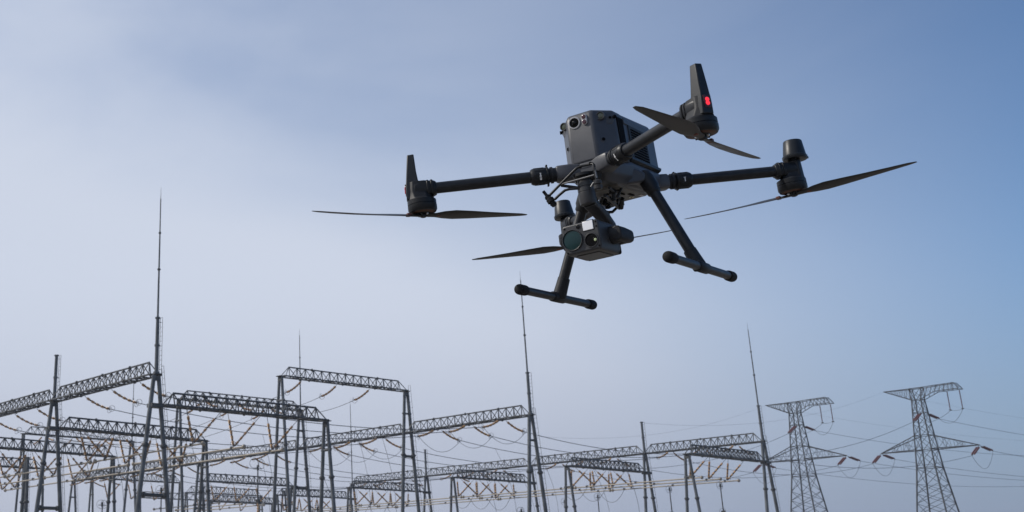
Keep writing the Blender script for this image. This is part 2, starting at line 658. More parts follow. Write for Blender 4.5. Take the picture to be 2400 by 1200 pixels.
def get_string(kind):
    if kind in LAYOUT:
        return LAYOUT[kind]
    pts, units, darks, at, L = make_layout(kind)
    link = MB().path(pts[::4]+[pts[-1]] if kind == 'strain' else [pts[0], pts[-1]], 0.03, n=5).mesh('link', 'iron')
    rg = MB()
    e1 = at(L-0.05); e2 = at(L-0.45)
    d = (e1-e2).normalized()
    rings = []
    if kind == 'strain':
        for k in (-1, 1):
            rings.append(MB().torus(e1+Vector((-0.05+.16*k, 0.05*k, 0.10*k)), Vector((0.45*k, 1, 0.35)), 0.30, 0.022, n=18, k=5).mesh('grading_ring', 'ring'))
    else:
        rings.append(MB().torus(e2, d, 0.27, 0.022, n=18, k=5).mesh('grading_ring', 'ring'))
    # far variant: one mesh
    fb = MB()
    fb.path(pts[::4]+[pts[-1]] if kind == 'strain' else [pts[0], pts[-1]], 0.03, n=4, mi=1)
    for a, b in units:
        fb.lathe(a, b-a, [(0.05, 0), (0.135, .05), (0.11, .2), (0.14, .3), (0.115, .36), (0.06, (b-a).length)], n=8, mi=0)
    for a, b in darks:
        fb.tube(a, b, 0.10, n=8, mi=1)
    fb.torus(e2, d, 0.27, 0.02, n=14, k=4, mi=2)
    far = fb.mesh('insulator_string', ['tan', 'iron', 'ring'])
    LAYOUT[kind] = (units, darks, link, rings, far)
    return LAYOUT[kind]


def string(kind, P, R, label, group, fine, cat='insulator', name='insulator_string'):
    units, darks, link, rings, far = get_string(kind)
    mw_ = Matrix.Translation(Vector(P)) @ R
    if not fine:
        o = bpy.data.objects.new(name, far)
        COL.objects.link(o)
        o.matrix_world = mw_
        return tag(o, label, cat, group)
    e = empty(name, (0, 0, 0), label, cat, group)
    e.matrix_world = mw_
    inst('link', link, e)
    for a, b in units:
        d = b-a
        q = d.to_track_quat('X', 'Z').to_matrix().to_4x4()
        inst('porcelain_unit', U_TAN, e, Matrix.Translation(a) @ q @ Matrix.Diagonal((d.length/0.46, 1, 1, 1)))
    for a, b in darks:
        d = b-a
        q = d.to_track_quat('X', 'Z').to_matrix().to_4x4()
        inst('metal_cap', U_DARK, e, Matrix.Translation(a) @ q @ Matrix.Diagonal((d.length/0.12, 1, 1, 1)))
    for r in rings:
        inst('grading_ring', r, e)
    return e


def rz(a):
    return Matrix.Rotation(a, 4, 'Z')


def catenary(A, B, sag, n=20):
    A, B = Vector(A), Vector(B)
    return [A.lerp(B, i/n)-Vector((0, 0, 4*sag*(i/n)*(1-i/n))) for i in range(n+1)]


def wire(label, pts, r=0.035, name='conductor', cat='wire', group='conductors', twin=0.0):
    pts = [Vector(p) for p in pts]
    o0 = pts[0].copy()
    b = MB()
    if twin:
        d = (pts[-1]-pts[0]); d.z = 0
        sd = d.cross(Vector((0, 0, 1)))
        sd = sd.normalized() if sd.length > 1e-4 else Vector((1, 0, 0))
        for k in (-1, 1):
            b.path([p-o0+sd*(twin*k) for p in pts], r, n=5)
    else:
        b.path([p-o0 for p in pts], r, n=5)
    o = b.build(name, 'wire')
    o.location = o0
    return tag(o, label, cat, group)


ORD3 = ('left', 'middle', 'right')

# ---- columns of the three rows (world X along the rows, Y from row to row)
R1X = [-90.9, -110.8, -131.0, -152.0]
R2X = [-89.0, -109.3, -131.0, -156.5, -177.5, -198.0]
R3X = [-88.0, -107.2, -129.3, -153.5, -173.6, -195.0, -216.0]
Y1, Y2, Y3 = 56.8, 106.3, 153.5
YL1, YL3, YH = 76.6, 135.0, 86.0

column('grey A-frame column with ladder carrying the leftmost tall lightning mast', R1X[0], Y1, H_ROW, 1, 2.5, 25.3, 38.1, tie=9.2, low=H_LOW)
column('A-frame column with a stub pole and ladder at the left edge', R1X[1], Y1, H_ROW, 1, 2.2, 24.8, None, tie=9.1, low=H_LOW)
column('A-frame column with lightning mast rising below the drone landing gear', R2X[0], Y2, H_ROW, 1, 2.4, 24.9, 37.1)
column('tall A-frame column at the right end of the highest beam', R2X[1], Y2, H_HIGH, 1, 2.2, None, None, tie=17.0)
column('A-frame column with thin lightning mast seen behind the highest beam', R2X[2], Y2, H_HIGH, 1, 2.4, None, 37.3, tie=14.5)
column('short A-frame column under the sloping middle beam, left of the centre', R2X[3], Y2, H_ROW, 1, 2.0, None, None, tie=13.0)
column('distant A-frame column with faint mast, just left of the leftmost tall mast', R2X[4], Y2, H_HIGH, 1, 2.2, None, 36.8, tie=13.0)
column('far A-frame column low down between the two left ladder columns', R2X[5], Y2, H_ROW, 1, 2.0, None, None, tie=12.0)
column('A-frame column with lightning mast standing right beside the transmission towers', R3X[0], Y3, H_ROW, 1, 2.5, 24.9, 36.7, low=H_LOW)
column('A-frame column with stub pole left of the mast by the towers', R3X[1], Y3, H_ROW, 1, 2.4, 24.7, None, low=H_LOW)
column('far A-frame column hidden behind the mast below the drone', R3X[2], Y3, H_ROW, 1, 2.4, None, None, low=H_LOW)
column('far A-frame column with stub pole near the picture centre', R3X[3], Y3, H_ROW, 1, 2.4, 24.7, None, low=H_LOW)
column('far A-frame column with thin mast left of the picture centre', R3X[4], Y3, H_ROW, 1, 2.4, None, 36.7, low=H_LOW)
column('small far A-frame column low in the frame between high beam columns', R3X[5], Y3, H_ROW, 1, 2.4, None, None, low=H_LOW)
# end columns of the low cross beams
LOWCOL1 = ['near the leftmost tall mast', 'left of the leftmost tall mast base', 'between the two left ladder columns', 'at the far left edge']
for x, t in zip((R1X[0]+0.5, R1X[1]-1.0, R1X[2]-1.5, R1X[3]), ('end A-frame of the dark low beam right of the leftmost mast',
        'end A-frame of the dark low beam left of the leftmost mast', 'end A-frame of the lowest dark beam between the left ladder columns',
        'end A-frame post of a low beam at the left edge')):
    column(t, x, YL1, H_LOW, 0, 1.75, ladder=False, tie=7.5, rl=0.22)
for x, t in zip(R3X[:6], ('end A-frame of the far low beam nearest the towers', 'end A-frame of the far low beam right of the picture centre mast',
                'end A-frame of the far low beam left of the centre mast', 'end A-frame of the far low beam near the thin far mast',
                'end A-frame of the far low beam under the highest beam', 'end A-frame of the farthest low beam at lower left')):
    column(t, x, YL3, H_LOW, 0, 1.8, ladder=False, tie=7.5, rl=0.22)
for x, t in zip((R2X[1]-0.4, R2X[2]-0.8, R2X[4]-0.5), ('tall slim A-frame at the left end of the highest beam',
        'tall slim A-frame behind the dark beam right of the leftmost mast', 'distant slim A-frame at the far left behind the stub pole column')):
    column(t, x, YH, H_HIGH, 0, 2.2, ladder=False, tie=6.5, rl=0.22)

# ---- row beams
R1B = [('lattice beam joining the stub pole column to the leftmost tall mast', R1X[1], R1X[0]),
       ('lattice beam leaving the frame left of the stub pole column', R1X[2], R1X[1])]
for lb, a, b in R1B:
    beam(lb, (a, Y1, H_ROW-0.05), (b, Y1, H_ROW-0.05), h=1.3, n=15)
R2B = ['lattice beam joining the mast below the drone to the highest beam column',
       'sloping middle lattice beam left of the highest beam right column',
       'sloping middle lattice beam behind the highest beam left column',
       'far sloping lattice beam left of the leftmost tall mast base', 'farthest lattice beam low at the left edge']
for i, lb in enumerate(R2B):
    beam(lb, (R2X[i+1], Y2, H_ROW-0.05), (R2X[i], Y2, H_ROW-0.05), h=1.25, n=15, fine=i < 2)
R3B = ['far lattice beam ending at the mast beside the towers', 'far lattice beam left of the right stub pole column',
       'far lattice beam just left of the mast below the drone', 'far lattice beam beside the thin far mast']
for i, lb in enumerate(R3B):
    beam(lb, (R3X[i+1], Y3, H_ROW-0.05), (R3X[i], Y3, H_ROW-0.05), h=1.25, n=15, fine=False)
# ---- cross beams
R1C = ['dark low lattice beam running right from the leftmost tall mast', 'dark low lattice beam running right from the left stub pole column',
       'lowest dark lattice beam at the left edge, crossing behind the stub pole column', 'far low lattice beam at the left frame corner']
for i, lb in enumerate(R1C):
    xe = (R1X[0]+0.5, R1X[1]-1.0, R1X[2]-1.5, R1X[3])[i]
    beam(lb, (R1X[i], Y1+0.6, H_LOW), (xe, YL1, H_LOW), h=1.2, n=14, fine=i < 3, rc=0.095, rw=0.060)
R3C = ['dark cross beam ending at the mast beside the towers', 'dark cross beam ending at the right stub pole column',
       'dark cross beam reaching behind the mast below the drone', 'dark cross beam between thin far mast and far stub pole',
       'dark cross beam low under the highest beam', 'farthest dark cross beam low left of centre']
for i, lb in enumerate(R3C):
    beam(lb, (R3X[i], YL3, H_LOW), (R3X[i], Y3-0.6, H_LOW), h=1.2, n=16, fine=False, rc=0.095, rw=0.060)
RH = [('highest lattice beam of the yard, standing clear against the sky', R2X[1]-0.4, R2X[1]),
      ('high lattice beam partly hidden behind the dark beam by the leftmost mast', R2X[2]-0.8, R2X[2]),
      ('distant high lattice beam behind the left stub pole column', R2X[4]-0.5, R2X[4])]
for i, (lb, a, b) in enumerate(RH):
    beam(lb, (a, YH, H_HIGH), (b, Y2, H_HIGH), h=1.2, n=14, fine=i < 2)
# beams of the next yard, far off low down
for lb, x, ya, yb in (('far lattice beam low behind the left mast columns', -209.5, 139.0, 158.5),
                      ('faint farthest lattice beam low at centre left', -228.0, 139.0, 176.0),
                      ('faint far lattice beam low behind the leftmost mast legs', -190.5, 106.0, 125.0)):
    beam(lb, (x, ya, 20.0), (x, yb, 20.0), h=1.3, n=16, fine=False)
    for y, w_ in ((ya, 'left'), (yb, 'right')):
        column(w_ + ' post carrying the ' + lb[:lb.index(' low')] + lb[lb.index(' low'):], x, y, 20.0, 0, 1.8, ladder=False, rl=0.22)

# ---- strain strings and conductors between the rows
PH = (-5.3, 0.0, 5.3)
row1 = [[(R1X[0]+R1X[1])/2+p+0.8 for p in PH], [(R1X[1]+R1X[2])/2+p-0.4 for p in PH]]
row2 = [[(R2X[i]+R2X[i+1])/2+p+0.6 for p in PH] for i in range(5)]
row3 = [[(R3X[i]+R3X[i+1])/2+p+0.2 for p in PH] for i in range(4)]
ZT = H_ROW-0.2
bay_n = ['bay left of the leftmost mast', 'bay at the left edge']
for i, xs in enumerate(row1):
    for k, x in enumerate(xs):
        string('strain', (x, Y1+0.6, ZT), rz(pi/2), f'{ORD3[k]} tan insulator string hung from the beam of the {bay_n[i]}',
               'tan strain insulator strings', True)
n2 = ['bay left of the mast below the drone', 'bay left of the highest beam right column', 'bay behind the highest beam left column',
      'bay left of the leftmost mast base', 'lowest far bay at left']
for i, xs in enumerate(row2):
    for k, x in enumerate(xs):
        string('strain', (x, Y2+0.6, ZT), rz(pi/2), f'{ORD3[k]} tan string trailing right in the {n2[i]}', 'tan strain insulator strings', i < 2)
        string('strain', (x, Y2-0.6, ZT), rz(-pi/2), f'{ORD3[k]} tan string trailing left in the {n2[i]}', 'tan strain insulator strings', i < 2)
n3 = ['far bay beside the tower mast', 'far bay behind the right stub pole', 'far bay left of the drone mast', 'far bay beside the thin mast']
for i, xs in enumerate(row3):
    for k, x in enumerate(xs):
        string('strain', (x, Y3+0.6, ZT), rz(pi/2), f'{ORD3[k]} small tan string trailing right in the {n3[i]}', 'tan strain insulator strings', False)
        string('strain', (x, Y3-0.6, ZT), rz(-pi/2), f'{ORD3[k]} small tan string trailing left in the {n3[i]}', 'tan strain insulator strings', False)
ZE = ZT-1.05
c12 = ['bay beside the leftmost mast', 'bay at the left frame edge']
for i in range(2):
    for k in range(3):
        wire(f'{ORD3[k]} conductor running from the {c12[i]} to the middle row',
             catenary((row1[i][k], Y1+3.75, ZE), (row2[i][k], Y2-3.75, ZE), 1.3), 0.04)
for i in range(2):
    for k in range(3):
        wire(f'{ORD3[k]} jumper loop under the {n2[i]}',
             catenary((row2[i][k]+.25, Y2-3.6, ZE-.1), (row2[i][k]+.25, Y2+3.6, ZE-.1), 1.6, 14), 0.026, 'jumper_loop', 'jumper', 'jumper loops')
c23 = ['bay left of the drone mast', 'bay under the highest beam', 'bay behind the high left column', 'bay at lower left']
for i in range(4):
    for k in range(3):
        a = (row2[i][k], Y2+3.75, ZE); b = (row3[i][k], Y3-3.75, ZE)
        wire(f'{ORD3[k]} conductor running right from the {c23[i]} to the far row', catenary(a, b, 1.25), 0.04)
# droppers: pairs of thin leads hanging from those conductors
for j, (i, k, t, w_) in enumerate(((0, 0, .16, 'just right of the highest beam right column'), (0, 1, .2, 'left of the mast below the drone'),
                                   (0, 2, .42, 'right of the mast below the drone'), (1, 0, .3, 'beside the thin far mast'),
                                   (1, 2, .35, 'left of the far stub pole column'), (0, 0, .62, 'under the far low beams at centre right'),
                                   (2, 1, .25, 'low between the high beam columns'), (1, 1, .7, 'near the far stub pole at centre'))):
    a = Vector((row2[i][k], Y2+3.75, ZE)); b = Vector((row3[i][k], Y3-3.75, ZE))
    p = a.lerp(b, t)-Vector((0, 0, 4*1.25*t*(1-t)))
    q = Vector((p.x+1.5, p.y+1.2, 6.0))
    pts = [p.lerp(q, s/12)+Vector((0.9*sin(pi*s/12), 0.5*sin(pi*s/12), 0)) for s in range(13)]
    wire(f'pair of thin dropper leads hanging {w_}', pts, 0.018, 'dropper_lead', 'wire', 'dropper leads', twin=0.13)

for i, k, t, w_ in ((0, 0, .45, 'between the leftmost mast and the high column'), (0, 2, .55, 'right of the highest beam left column'),
                    (1, 0, .30, 'right of the stub pole column'), (1, 1, .48, 'left of the leftmost mast legs'),
                    (1, 2, .62, 'just right of the leftmost mast legs'), (0, 1, .75, 'under the middle sloping beam')):
    a = Vector((row1[i][k], Y1+3.75, ZE)); b = Vector((row2[i][k], Y2-3.75, ZE))
    p = a.lerp(b, t)-Vector((0, 0, 4*1.3*t*(1-t)))
    q = Vector((p.x+0.8, p.y+0.9, 5.0))
    pts = [p.lerp(q, s/12)+Vector((0.6*sin(pi*s/12), 0.4*sin(pi*s/12), 0)) for s in range(13)]
    wire(f'pair of thin dropper leads hanging {w_}', pts, 0.016, 'dropper_lead', 'wire', 'dropper leads', twin=0.12)

# ---- strings of the high beams, pulling back along the rows
hn = ['highest beam', 'high beam behind the dark beam', 'distant high beam at left']
for i, xb in enumerate((R2X[1]-0.2, R2X[2]-0.4, R2X[4]-0.3)):
    for k, y in enumerate((89.6, 95.2, 100.7)):
        string('strain', (xb-0.6, y, H_HIGH-0.15), rz(pi), f'{ORD3[k]} tan string pulling left and down from the {hn[i]}',
               'tan strain insulator strings', i < 2)
        if i > 0:
            string('strain', (xb+0.6, y, H_HIGH-0.15), rz(0), f'{ORD3[k]} tan string pulling right from the {hn[i]}',
                   'tan strain insulator strings', i < 2)
for k, y in enumerate((89.6, 95.2, 100.7)):
    z = H_HIGH-1.2
    wire(f'{ORD3[k]} conductor between the highest beam and the high beam behind it',
         catenary((R2X[1]-3.95, y, z), (R2X[2]+3.35, y, z), 0.7), 0.035)
    wire(f'{ORD3[k]} conductor leaving the second high beam to the left',
         catenary((R2X[2]-4.15, y, z), (R2X[4]+3.4, y, z), 1.6), 0.035)

# ---- V strings and busbar tubes
def vset(xb, ys, z_t, zb, sgn, fine, where):
    for k, y in enumerate(ys):
        apex = Vector((xb+2.0*sgn, y, zb+0.12))
        for s_, nm in ((-1, 'left'), (1, 'right')):
            top = Vector((xb+0.3*sgn, y+1.9*s_, z_t))
            d = apex-top
            q = d.to_track_quat('X', 'Z').to_matrix().to_4x4()
            string(round(d.length, 2), top, q, f'{nm} arm of {ORD3[k]} insulator V {where}', 'suspension insulators in V pairs', fine)


def busbar(x0, x1, y, z, label):
    e = empty('busbar_tube', (x0, y, z), label, 'busbar', 'tubular busbars')
    L = x1-x0
    MB().tube((0.1, 0, 0), (L-0.1, 0, 0), 0.085, n=12).build('pipe', 'tube', e)
    for x in (0.0, L):
        MB().lathe((x-0.17, 0, 0), (1, 0, 0), [(0.02, -.06), (0.14, .0), (0.21, .08), (0.235, .17), (0.21, .26), (0.14, .34), (0.02, .40)], n=12).build('end_ball', 'tube', e)
    for t in (0.1, 0.5, 0.9):
        MB().box((L*t, 0, 0.05), (0.22, 0.26, 0.3)).build('clamp', 'flange', e)


TY1 = (62.3, 67.0, 71.7)
TY3 = (138.2, 142.4, 146.7)
ZB1, ZB3 = 14.1, 14.4
vset(R1X[0], TY1, H_LOW-0.1, ZB1, -1, True, 'under the dark beam right of leftmost mast')
vset(R1X[1]-.4, TY1, H_LOW-0.1, ZB1, -1, True, 'leaning back under dark beam crossing leftmost mast')
vset(R1X[1]-.4, TY1, H_LOW-0.1, ZB1, 1, True, 'leaning forward under dark beam crossing leftmost mast')
vset(R1X[2]-.8, TY1, H_LOW-0.1, ZB1, -1, True, 'leaning back under the lowest left beam')
vset(R1X[2]-.8, TY1, H_LOW-0.1, ZB1, 1, True, 'leaning forward under the lowest left beam')
vset(R1X[3], TY1, H_LOW-0.1, ZB1, 1, False, 'leaning forward at the far left corner')
vset(R1X[3], TY1, H_LOW-0.1, ZB1, -1, False, 'leaning back at the far left corner')
for xb, ys, wh in ((-190.5, (110.5, 115.5, 120.5), 'under the faint far beam behind leftmost mast'), (-209.5, (143.5, 149.0, 154.5), 'under the far beam low at left'),
                   (R2X[3], (110.5, 115.0, 119.5), 'under the low beam behind the tubes')):
    vset(xb, ys, 19.8 if xb < -180 else H_LOW-0.1, 16.6 if xb < -180 else 14.2, -1, False, wh)
beam('low cross beam behind the near tubes, right of the leftmost mast', (R2X[3], Y2+0.6, H_LOW), (R2X[3], 125.0, H_LOW), h=1.2, n=14, fine=False, rc=0.095, rw=0.060)
column('slim end A-frame of the low cross beam behind the near tubes', R2X[3], 125.0, H_LOW, 0, 1.75, ladder=False, tie=7.5, rl=0.22)
column('thick A-frame post low at the left frame edge', -146.5, 71.5, 18.0, 0, 1.2, ladder=True, tie=8.0, rl=0.30)
for k, y in enumerate((110.5, 115.0, 119.5)):
    busbar(R2X[4]+1.0, R2X[3]-0.6, y, 14.0, f'{ORD3[k]} far busbar tube low behind the leftmost mast legs')
w3 = ['under the cross beam nearest the towers', 'under the right stub pole cross beam', 'under the cross beam behind drone mast',
      'under the thin far mast cross beam', 'under the cross beam below highest beam']
for i in range(5):
    vset(R3X[i], TY3, H_LOW-0.1, ZB3, -1, False, 'leaning back '+w3[i] if i else w3[i])
    if i:
        vset(R3X[i], TY3, H_LOW-0.1, ZB3, 1, False, 'leaning forward '+w3[i])


x_end1 = [(-111.4, -91.2), (-132.2, -112.5), (-153.0, -133.3)]
bn1 = ['ending right of the leftmost mast', 'ending left of the leftmost mast', 'leaving the frame at the left edge']
for i, (a, b) in enumerate(x_end1):
    for k, y in enumerate(TY1):
        busbar(a, b, y, ZB1, f'{ORD3[k]} tan busbar tube of the near group {bn1[i]}')
bn3 = ['nearest the towers', 'behind the mast below the drone', 'left of the mast below the drone', 'beside the thin far mast']
x3 = [-88.3, -109.0, -130.7, -154.6, -174.8]
for i in range(4):
    for k, y in enumerate(TY3):
        busbar(x3[i+1]+0.45, x3[i], y, ZB3, f'{ORD3[k]} thin far busbar tube {bn3[i]}')
# hanging loops that bridge the gaps between tubes
for i in range(1, 4):
    for k, y in enumerate(TY3):
        wire(f'{ORD3[k]} flexible loop between far busbars, {("right of the drone mast", "left of the drone mast", "by the thin far mast")[i-1]}',
             catenary((x3[i]-2.0, y, ZB3-.1), (x3[i]+2.4, y, ZB3-.1), 1.6, 14), 0.03, 'jumper_loop', 'jumper', 'jumper loops')
for k, y in enumerate(TY1):
    wire(f'{ORD3[k]} flexible loop between the near busbars left of the mast',
         catenary((-113.2, y, ZB1-.1), (-110.6, y, ZB1-.1), 1.5, 14), 0.03, 'jumper_loop', 'jumper', 'jumper loops')


def post(label, x, y, top, big=False):
    """slim switch post: steel tube, porcelain column, rings and contact head"""
    e = empty('switch_post', (x, y, 0), label, 'switch post', 'disconnector posts')
    MB().tube((0, 0, 0), (0, 0, top-7.6), 0.16, n=12).tube((0, 0, 0), (0, 0, .1), 0.3, n=12).build('support', 'steel', e)
    prof = [(0.08, 0)]
    for i in range(12):
        z = i*0.3
        prof += [(0.08, z+.02), (0.14, z+.1), (0.09, z+.24)]
    MB().lathe((0, 0, top-7.6), (0, 0, 1), prof+[(0.08, 3.7)], n=10).build('porcelain', 'tan', e)
    MB().tube((0, 0, top-3.9), (0, 0, top-0.4), 0.085, 0.065, n=10).box((0, 0, top-3.8), (.5, .3, .3)).tube(
        (0, 0, top-0.6), (0, 0, top-0.1), 0.12, n=10).build('arm', 'flange', e)
    for k in (-1, 1):
        MB().torus((0.0, 0.5*k if big else 0.22*k, top-(-.05 if big else 0.35)), (1.0, 0.25*k, 0), 0.48, 0.025, n=22, k=5).build('corona_ring', 'ring', e)
        MB().torus((0.0, 0.30*k, top-3.8), (1.0, 0.3*k, 0), 0.42, 0.025, n=20, k=5).build('corona_ring', 'ring', e)
    MB().tube((0, -.55, top-0.45), (0, .55, top-0.45), 0.04, n=6).build('contact_bar', 'flange', e)


post('switch post with twin rings standing left of the highest beam column', -99.9, 75.2, 13.6, True)
post('switch post with rings under the far tubes, nearest the towers', -91.1, 146.7, 14.3)
post('switch post with rings under the far tubes, right of stub pole', -99.0, 146.7, 14.3)
post('switch post with rings under the far tubes, left of stub pole', -111.3, 146.7, 14.0)
post('switch post with rings under the far tubes, beside the drone mast', -117.5, 146.7, 13.6)
post('thin switch post left of the leftmost mast legs, below near tubes', -117.5, 74.5, 12.4)
post('thin switch post right of the left stub pole column legs', -124.0, 70.5, 11.0)
post('thin switch post between the leftmost mast and slim high column', -104.0, 70.0, 8.2)
post('switch post low under the middle sloping beam', -120.0, 100.0, 11.2)
post('switch post low right of the high beam right column', -104.0, 121.0, 10.8)
post('switch post low at left between the stub pole column legs', -128.5, 72.0, 9.0)

# ------------------------------------------------------------------ transmission towers
RED_STR = None


def tower_string(P, d, label, grp, L=3.0):
    d = Vector(d).normalized()
    e = empty('tower_insulator', P, label, 'insulator', grp)
    sd = Vector((0, 0, 1)).cross(d)
    sd = sd.normalized() if sd.length > 1e-3 else Vector((1, 0, 0))
    for k in (-1, 1):
        prof = [(0.05, 0)]
        for i in range(12):
            x = 0.02+i*(L-0.04)/12
            prof += [(0.09, x+.02), (0.16, x+.1), (0.10, x+.22)]
        MB().lathe(sd*(0.2*k)+d*0.8, d, prof+[(0.05, L)], n=8).build('porcelain_string', 'red', e)
    MB().tube((0, 0, 0), d*0.8, 0.05, n=6).build('link', 'flange', e)
    MB().box(d*0.8, (.55, .12, .12)).build('yoke_plate', 'flange', e)
    MB().tube(d*(L+.8), d*(L+1.3), 0.06, n=6).build('clamp', 'flange', e)
    return Vector(P)+d*(L+1.3)


def tower(x, y, label):
    e = empty('transmission_tower', (x, y, 0), label, 'transmission tower', 'lattice transmission towers')
    zs = [0, 5.5, 10.5, 14.6, 18.0, 20.8, 23.9, 26.5, 28.6, 30.6, 32.9]

    def half(z):
        if z <= 20.8:
            return 3.95+(1.6-3.95)*z/20.8
        return 1.6+(0.80-1.6)*(z-20.8)/(32.9-20.8)
    corners = [(-1, -1), (1, -1), (1, 1), (-1, 1)]

    def P(c, z):
        return Vector((c[0]*half(z), c[1]*half(z), z))
    for c in corners:
        b = MB()
        b.path([P(c, z) for z in zs], [0.15 if z < 21 else 0.12 for z in zs], n=6)
        b.build('leg', 'pylon', e)
    b = MB()
    for i in range(len(zs)-1):
        z0, z1 = zs[i], zs[i+1]
        for q in range(4):
            c0, c1 = corners[q], corners[(q+1) % 4]
            sub = 2 if z0 < 18 else 1
            for s_ in range(sub):
                a0 = z0+(z1-z0)*s_/sub; a1 = z0+(z1-z0)*(s_+1)/sub
                b.tube(P(c0, a0), P(c1, a1), 0.048, n=4, caps=False)
                b.tube(P(c1, a0), P(c0, a1), 0.048, n=4, caps=False)
            if z1 in (20.8, 23.9, 26.5, 30.6, 32.9):
                b.tube(P(c0, z1), P(c1, z1), 0.075, n=4, caps=False)
    o = b.build('bracing', 'pylon', e)
    o['kind'] = 'stuff'

    def arm(name, tip, z_lo, z_hi, sx, blunt=0.0, n=6):
        b = MB()
        h0, h1 = half(z_lo), half(z_hi)
        for ky in (-1, 1):
            lo0 = Vector((sx*h0, ky*h0, z_lo)); hi0 = Vector((sx*h1, ky*h1, z_hi))
            t_lo = Vector((tip[0], ky*max(0.06, blunt), tip[1])); t_hi = Vector((tip[0]-sx*blunt*1.2, ky*max(0.06, blunt*.8), tip[1]+blunt*1.1))
            b.tube(lo0, t_lo, 0.085, n=5); b.tube(hi0, t_hi, 0.085, n=5)
            for i in range(n):
                t0, t1 = i/n, (i+1)/n
                b.tube(lo0.lerp(t_lo, t0), hi0.lerp(t_hi, t1 if i % 2 else t0), 0.03, n=4, caps=False)
                b.tube(lo0.lerp(t_lo, t1), hi0.lerp(t_hi, t0 if i % 2 else t1), 0.03, n=4, caps=False)
        for i in range(n+1):
            t = i/n
            for za in (0, 1):
                a = [Vector((sx*(h0, h1)[za], ky*(h0, h1)[za], (z_lo, z_hi)[za])).lerp(
                    Vector((tip[0]-(sx*blunt*1.2 if za else 0), ky*max(0.06, blunt), tip[1]+(blunt*1.1 if za else 0))), t) for ky in (-1, 1)]
                b.tube(a[0], a[1], 0.04, n=4, caps=False)
        b.build(name, 'pylon', e)
    # head panel
    b = MB()
    for q in range(4):
        c0, c1 = corners[q], corners[(q+1) % 4]
        u0, u1 = Vector((c0[0]*1.05, c0[1]*.7, 35.0)), Vector((c1[0]*1.05, c1[1]*.7, 35.0))
        b.tube(P(c0, 32.9), u0, 0.08, n=5); b.tube(u0, u1, 0.08, n=5)
        b.tube(P(c0, 32.9), u1, 0.05, n=4); b.tube(P(c1, 32.9), u0, 0.05, n=4)
    b.build('head', 'pylon', e)
    arm('cross_arm', (-8.2, 24.0), 24.0, 26.5, -1)
    arm('cross_arm', (8.9, 24.0), 24.0, 26.5, 1)
    # upper arms: pointed to one side, blunt box to the other
    b = MB()
    for ky in (-1, 1):
        tipl = Vector((-5.9, 0.08*ky, 35.1))
        lo, hi = Vector((-.82, .80*ky, 32.9)), Vector((-1.05, .7*ky, 35.0))
        b.tube(lo, tipl, 0.07, n=5); b.tube(hi, tipl, 0.07, n=5)
        for i in range(6):
            b.tube(lo.lerp(tipl, i/6), hi.lerp(tipl, (i+.5)/6), 0.035, n=4); b.tube(hi.lerp(tipl, (i+.5)/6), lo.lerp(tipl, (i+1)/6), 0.035, n=4)
    b.build('earth_wire_arm', 'pylon', e)
    b = MB()
    for ky in (-1, 1):
        lo = [Vector((.82, .80*ky, 32.9)), Vector((3.4, .85*ky, 34.0)), Vector((7.6, .85*ky, 34.0))]
        hi = [Vector((1.05, .7*ky, 35.0)), Vector((3.4, .6*ky, 35.1)), Vector((6.8, .6*ky, 35.15))]
        b.path(lo, 0.07, n=5); b.path(hi, 0.07, n=5)
        b.tube(lo[2], hi[2], 0.06, n=5)
        for i in range(8):
            t0, t1, tm = i/8, (i+1)/8, (i+.5)/8

            def pt(L_, t):
                return L_[0].lerp(L_[1], t/0.36) if t < 0.36 else L_[1].lerp(L_[2], (t-0.36)/0.64)
            b.tube(pt(lo, t0), pt(hi, tm), 0.035, n=4); b.tube(pt(hi, tm), pt(lo, t1), 0.035, n=4)
    for xx in (3.4, 4.8, 6.2, 7.6):
        b.tube((xx, -.85, 34.0), (xx, .85, 34.0), 0.04, n=4); b.tube((min(xx, 6.8), -.6, 35.1), (min(xx, 6.8), .6, 35.1), 0.04, n=4)
        b.tube((xx, -.85, 34.0), (min(xx, 6.8), .6, 35.1), 0.035, n=4)
    b.build('jumper_arm', 'pylon', e)
    return e


